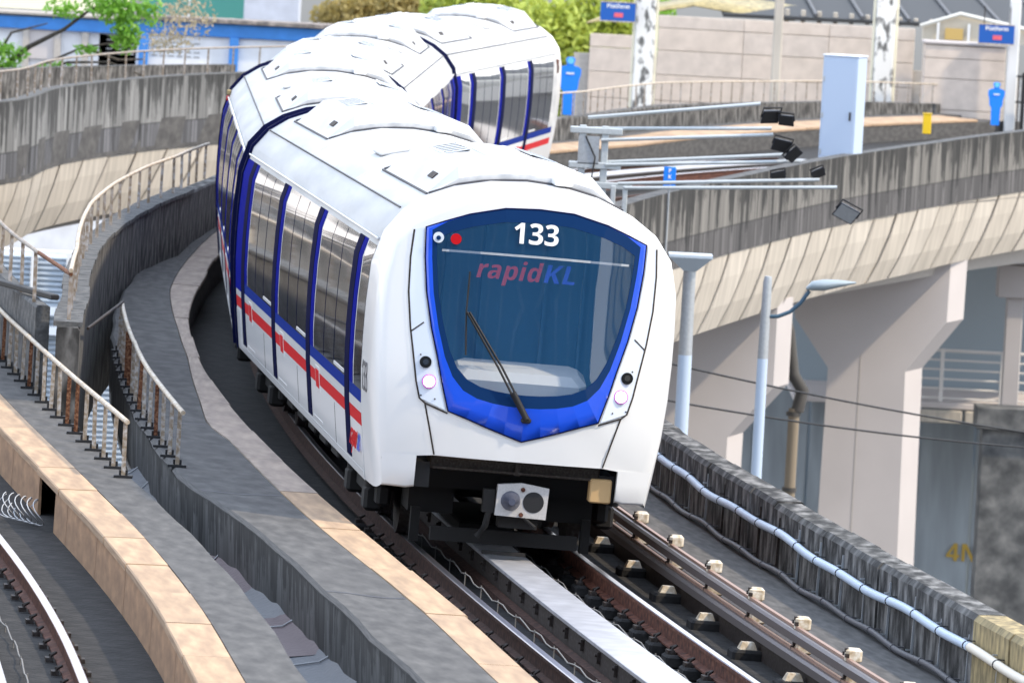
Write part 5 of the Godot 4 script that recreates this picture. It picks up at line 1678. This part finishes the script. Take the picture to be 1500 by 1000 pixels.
func build_backdrop() -> void:
	var leaf := mat("leaf_green", lin(0.16, 0.30, 0.03), 0.6, {"backlight": lin(0.14, 0.30, 0.02)})
	var lime := mat("leaf_lime", lin(0.34, 0.42, 0.07), 0.6, {"backlight": lin(0.3, 0.3, 0.05)})
	var olive := mat("leaf_olive", lin(0.30, 0.24, 0.09), 0.7, {"backlight": lin(0.3, 0.24, 0.08)})
	# trees beyond the last car
	tree(Vector3(1.6, -14.0, -226), 9.5, [[Vector3(0.6, 0.2, -226), Vector3(1.7, 1.3, 1.2)], [Vector3(2.4, 0.6, -227), Vector3(1.6, 1.5, 1.2)], [Vector3(1.5, -1.4, -226), Vector3(1.8, 1.2, 1.2)]], lime, 2600, 0.16, "bright lime tree rising behind the roof of the last car")
	tree(Vector3(3.9, -14.0, -232), 9.5, [[Vector3(3.6, 0.7, -232), Vector3(1.5, 1.5, 1.2)], [Vector3(4.2, -0.9, -231), Vector3(1.5, 1.4, 1.2)]], leaf, 2600, 0.16, "deep green tree beside the blue platform sign")
	tree(Vector3(-5.5, -14.0, -236), 9.0, [[Vector3(-6.0, 0.25, -236), Vector3(1.6, 0.85, 1.0)], [Vector3(-4.2, 0.5, -236), Vector3(1.6, 0.9, 1.0)], [Vector3(-5.2, -1.0, -236), Vector3(2.4, 0.9, 1.0)]], olive, 2200, 0.15, "yellowed olive tree above the roof of the third car")
	tree(Vector3(-1.6, -14.0, -234), 9.0, [[Vector3(-2.2, 0.8, -234), Vector3(1.6, 0.9, 1.0)], [Vector3(-0.8, 0.6, -234), Vector3(1.6, 1.1, 1.0)]], lime, 2200, 0.15, "pale lime tree beside the olive one, above the third car's roof")
	# leafy branches reaching in by the blue and white wall
	var v := thing("tree", "bare-limbed tree with bright green tufts reaching over the empty track's railing", "tree", Vector3(-13.2, -14.0, -152), "trees behind the line")
	var st := surf()
	tube(st, pv([Vector3(-13.2, -14.0, -152), Vector3(-13.0, -4, -152), Vector3(-12.4, 0.2, -152)]), 0.3, 9, 0.14)
	part("trunk", st, mats.bark, v)
	var limbs := [[[-12.4, 0.2, -152], [-11.2, 1.3, -152], [-10.4, 1.75, -151.8], [-9.85, 2.2, -151.5], [-9.3, 2.5, -151.5]], [[-12.4, 0.0, -152], [-10.9, 0.9, -152.3], [-10.0, 1.35, -152.3], [-9.2, 1.5, -152.4]], [[-11.2, 0.7, -152], [-10.3, 1.0, -152], [-9.4, 1.05, -152.2], [-8.4, 0.7, -152.4]], [[-12.2, 0.5, -152], [-11.6, 1.6, -152], [-10.8, 1.85, -152]], [[-10.0, 1.35, -152.3], [-9.2, 1.1, -152.4], [-8.6, 1.15, -152.5]]]
	for l in limbs:
		var pts := PackedVector3Array()
		for q in l: pts.append(Vector3(q[0], q[1], q[2]))
		st = surf(); tube(st, pts, 0.075 if l.size() > 4 else 0.045, 7, 0.015)
		part("limb", st, mats.bark, v)
	var bright := mat("leaf_bright", lin(0.13, 0.29, 0.03), 0.5, {"backlight": lin(0.18, 0.36, 0.04)})
	st = surf()
	for b in [[Vector3(-9.25, 2.35, -151.5), Vector3(0.75, 0.42, 0.5), 700], [Vector3(-9.0, 1.75, -151.5), Vector3(0.35, 0.5, 0.4), 420], [Vector3(-8.45, 2.2, -151.6), Vector3(0.3, 0.4, 0.3), 90], [Vector3(-10.4, 2.2, -151.6), Vector3(0.5, 0.25, 0.3), 120], [Vector3(-11.7, 1.15, -151.9), Vector3(0.55, 0.3, 0.3), 220], [Vector3(-11.8, 0.75, -151.9), Vector3(0.4, 0.25, 0.3), 160], [Vector3(-10.5, 0.85, -152), Vector3(0.5, 0.16, 0.3), 110], [Vector3(-11.0, 0.75, -152), Vector3(0.5, 0.14, 0.3), 130], [Vector3(-9.9, 1.3, -152.2), Vector3(0.35, 0.12, 0.3), 60]]:
		crown(st, b[0], b[1], b[2], 0.085)
	part("crown", st, bright, v)
	st = surf()
	for b in [[Vector3(-7.9, 2.1, -156), Vector3(0.8, 0.6, 0.5), 420], [Vector3(-8.3, 1.5, -156), Vector3(0.7, 0.35, 0.4), 260], [Vector3(-11.7, 2.45, -156), Vector3(0.9, 0.2, 0.4), 200]]:
		crown(st, b[0], b[1], b[2], 0.06)
	part("dry_twigs", st, mat("leaf_dry", lin(0.36, 0.31, 0.22), 0.8, {"backlight": lin(0.3, 0.25, 0.15)}), v)
	# blue and white walls
	var wb := thing("boundary_building", "white building with broad blue band and pilasters and rows of vent slots", "building", Vector3(-7, -9, -178))
	var wh := mat("white_wall", lin(0.82, 0.83, 0.86), 0.8, {"tex": texs["grain"], "scale": 0.1})
	var bl := mat("wall_blue", lin(0.05, 0.24, 0.66), 0.7, {"tex": texs["grain"], "scale": 0.2})
	st = surf(); box(st, Vector3(-5.6, -3.7, -177.6), Vector3(9.2, 10.2, 2.0)); part("wall", st, wh, wb)
	st = surf(); box(st, Vector3(-5.6, 1.22, -176.53), Vector3(9.2, 0.36, 0.14), Basis(), 0.02); part("blue_band", st, bl, wb)
	st = surf(); box(st, Vector3(-5.6, 1.46, -177.0), Vector3(9.4, 0.12, 1.4), Basis(), 0.02); part("coping", st, mat("coping", lin(0.42, 0.36, 0.32), 0.8, {"tex": texs["blotch"], "scale": 0.4}), wb)
	for x in [-10.0, -7.65, -5.2]:
		st = surf(); box(st, Vector3(x, -0.6, -176.51), Vector3(0.24, 3.3, 0.2), Basis(), 0.015); part("pilaster", st, bl, wb)
	var slot := surf(); box(slot, Vector3.ZERO, Vector3(0.155, 0.035, 0.03))
	var slm := done(slot)
	for r in 4:
		for i in 6: inst("vent_slot", slm, mat("slot_grey", lin(0.30, 0.30, 0.31), 0.7), wb, Transform3D(Basis(), Vector3(-9.72 + i * 0.22, 0.83 - r * 0.115, -176.6)))
	var wl := thing("boundary_building", "white building with blue eave band behind the leafy branches", "building", Vector3(-13, -9, -184))
	st = surf(); box(st, Vector3(-13.4, -4, -184), Vector3(6.2, 10.4, 2.0)); part("wall", st, wh, wl)
	st = surf(); box(st, Vector3(-13.4, 0.98, -182.9), Vector3(6.2, 0.34, 0.3), Basis(), 0.02); part("blue_band", st, bl, wl)
	for x in [-13.55, -12.7, -11.95]:
		st = surf(); box(st, Vector3(x, -0.1, -182.9), Vector3(0.17, 1.9, 0.2), Basis(), 0.01); part("pilaster", st, mats.under, wl)
	st = surf(); box(st, Vector3(-13.1, 0.42, -182.92), Vector3(0.75, 0.8, 0.1)); part("window", st, mats.pier, wl)
	st = surf(); box(st, Vector3(-13.4, 1.24, -183.4), Vector3(6.4, 0.06, 1.6)); part("eave", st, mats.under, wl)
	st = surf(); box(st, Vector3(-13.0, 2.4, -189), Vector3(3.6, 2.4, 1.0)); part("upper_wall", st, mat("cream_upper", lin(0.86, 0.80, 0.60), 0.8), wl)
	var wm := thing("boundary_wall", "low grey weathered wall between the two blue and white buildings", "wall", Vector3(-10.6, -6, -182))
	st = surf(); box(st, Vector3(-10.6, -1.5, -183.2), Vector3(2.0, 4.6, 0.4), Basis(), 0.02); part("panel", st, mat("grimy", lin(0.52, 0.50, 0.48), 0.9, {"tex": texs["blotch"], "scale": 0.5}), wm)
	for r in 5:
		for i in 5: inst("vent_slot", slm, mats.slot_grey, wm, Transform3D(Basis(), Vector3(-11.3 + i * 0.3, 0.75 - r * 0.12, -182.98)))
	var te := thing("office_block", "teal and green glazed facade far behind the blue and white wall", "building", Vector3(-11, -9, -232))
	for q in [[0.45, 0.9, lin(0.06, 0.27, 0.24), "teal_band"], [1.1, 0.4, lin(0.12, 0.18, 0.28), "window_band"], [1.5, 0.4, lin(0.08, 0.30, 0.26), "teal_band"]]:
		st = surf(); box(st, Vector3(-11.4, q[0], -232), Vector3(3.6, q[1] - 0.02, 2.0), Basis(), 0.01); part(q[3], st, mat(q[3] + str(q[0]), q[2], 0.3), te)
	st = surf(); box(st, Vector3(-11.4, -4.6, -232.1), Vector3(3.6, 9.2, 2.0)); part("wall", st, mats.pier, te)
	st = surf(); box(st, Vector3(-11.6, 0.9, -230.9), Vector3(0.06, 1.8, 0.06)); part("mullion", st, mats.white, te)
	var pb := thing("office_block", "plain pale lavender-blue building block beside the teal facade", "building", Vector3(-8.5, -9, -228))
	st = surf(); box(st, Vector3(-8.65, -3, -228), Vector3(1.85, 13.0, 2.0), Basis(), 0.02); part("wall", st, mat("lavender", lin(0.56, 0.60, 0.70), 0.7, {"tex": texs["grain"], "scale": 0.1}), pb)
	st = surf(); box(st, Vector3(-8.65, 3.55, -228), Vector3(2.0, 0.15, 2.2)); part("parapet", st, mats.pier, pb)
	# louvred plant seen down the gap between the viaducts
	var lv := thing("plant_building", "white louvred plant room down in the gap between the viaducts", "building", Vector3(-11.8, -14.0, -172))
	st = surf(); box(st, Vector3(-11.6, -9.2, -172.4), Vector3(4.2, 9.4, 0.5)); part("wall", st, wh, lv)
	for k in 40:
		st = surf(); box(st, Vector3(-11.6, -9.9 + k * 0.135, -172.02), Vector3(4.0, 0.05, 0.16), Basis(Vector3.RIGHT, 0.6)); part("louvre", st, mat("louvre", lin(0.45, 0.52, 0.60), 0.5), lv)
	for x in [-12.25, -11.35]:
		st = surf(); box(st, Vector3(x, -7.0, -171.85), Vector3(0.16, 5.0, 0.12)); part("mullion", st, mats.white, lv)
	for y in [-6.0, -6.5]:
		st = surf(); box(st, Vector3(-11.4, y, -171.8), Vector3(4.4, 0.22, 0.2)); part("cross_band", st, mats.panel_white, lv)
	var fb := thing("apartment_block", "added unseen pinkish apartment block with dark window rows for the car windows to mirror", "building", Vector3(-46, -14, -190))  # out-of-view block added so the car windows mirror something pale
	var fbb := Basis(Vector3.UP, 0.5)
	st = surf(); box(st, Vector3(-46, 6, -195), Vector3(44, 40, 12), fbb); part("wall", st, mat("flat_pink", lin(0.85, 0.81, 0.79), 0.8), fb)
	var fw2 := surf(); box(fw2, Vector3.ZERO, Vector3(1.7, 1.5, 0.2)); var fwm := done(fw2)
	for r in 10:
		for i in 12:
			inst("window", fwm, mats.glass, fb, Transform3D(fbb, Vector3(-46, -6 + r * 3.1, -195) + fbb * Vector3(-19.5 + i * 3.5, 0, 6.02)))
	var hall := thing("added_hall", "added unseen dark blue hall for the windscreen to mirror", "building", Vector3(2, -14, 30))  # unseen hall added behind the camera to darken and tint windscreen reflections
	st = surf(); box(st, Vector3(2, 9, 32), Vector3(96, 46, 10)); part("wall", st, mat("hall_blue", lin(0.07, 0.15, 0.27), 0.6), hall)
	for i in 17:
		st = surf(); box(st, Vector3(-44 + i * 5.6, 9, 26.9), Vector3(0.9, 46, 0.3)); part("mullion", st, mat("hall_rib", lin(0.20, 0.30, 0.42), 0.6), hall)
	st = surf(); box(st, Vector3(2, 32, 31), Vector3(98, 0.6, 13)); part("roof", st, mats.roof_dark, hall)
	# block on the camera's side of the line that the windscreen mirrors
	var ob := thing("apartment_block", "tan apartment block with ribbed piers across the street from the station", "building", Vector3(64, -14.0, -9))
	var tan := mat("tan_block", lin(0.92, 0.80, 0.58), 0.8)
	var bb := Basis(Vector3.UP, 0.913)
	st = surf(); box(st, Vector3(64, 6, -9), Vector3(44, 31, 14), bb); part("wall", st, tan, ob)
	for i in 13:
		st = surf(); box(st, Vector3(64, 6, -9) + bb * Vector3(-21 + i * 3.5, 0, -7.1), Vector3(0.7, 31, 0.5), bb); part("pier", st, mat("tan_pier", lin(0.30, 0.22, 0.15), 0.8), ob)
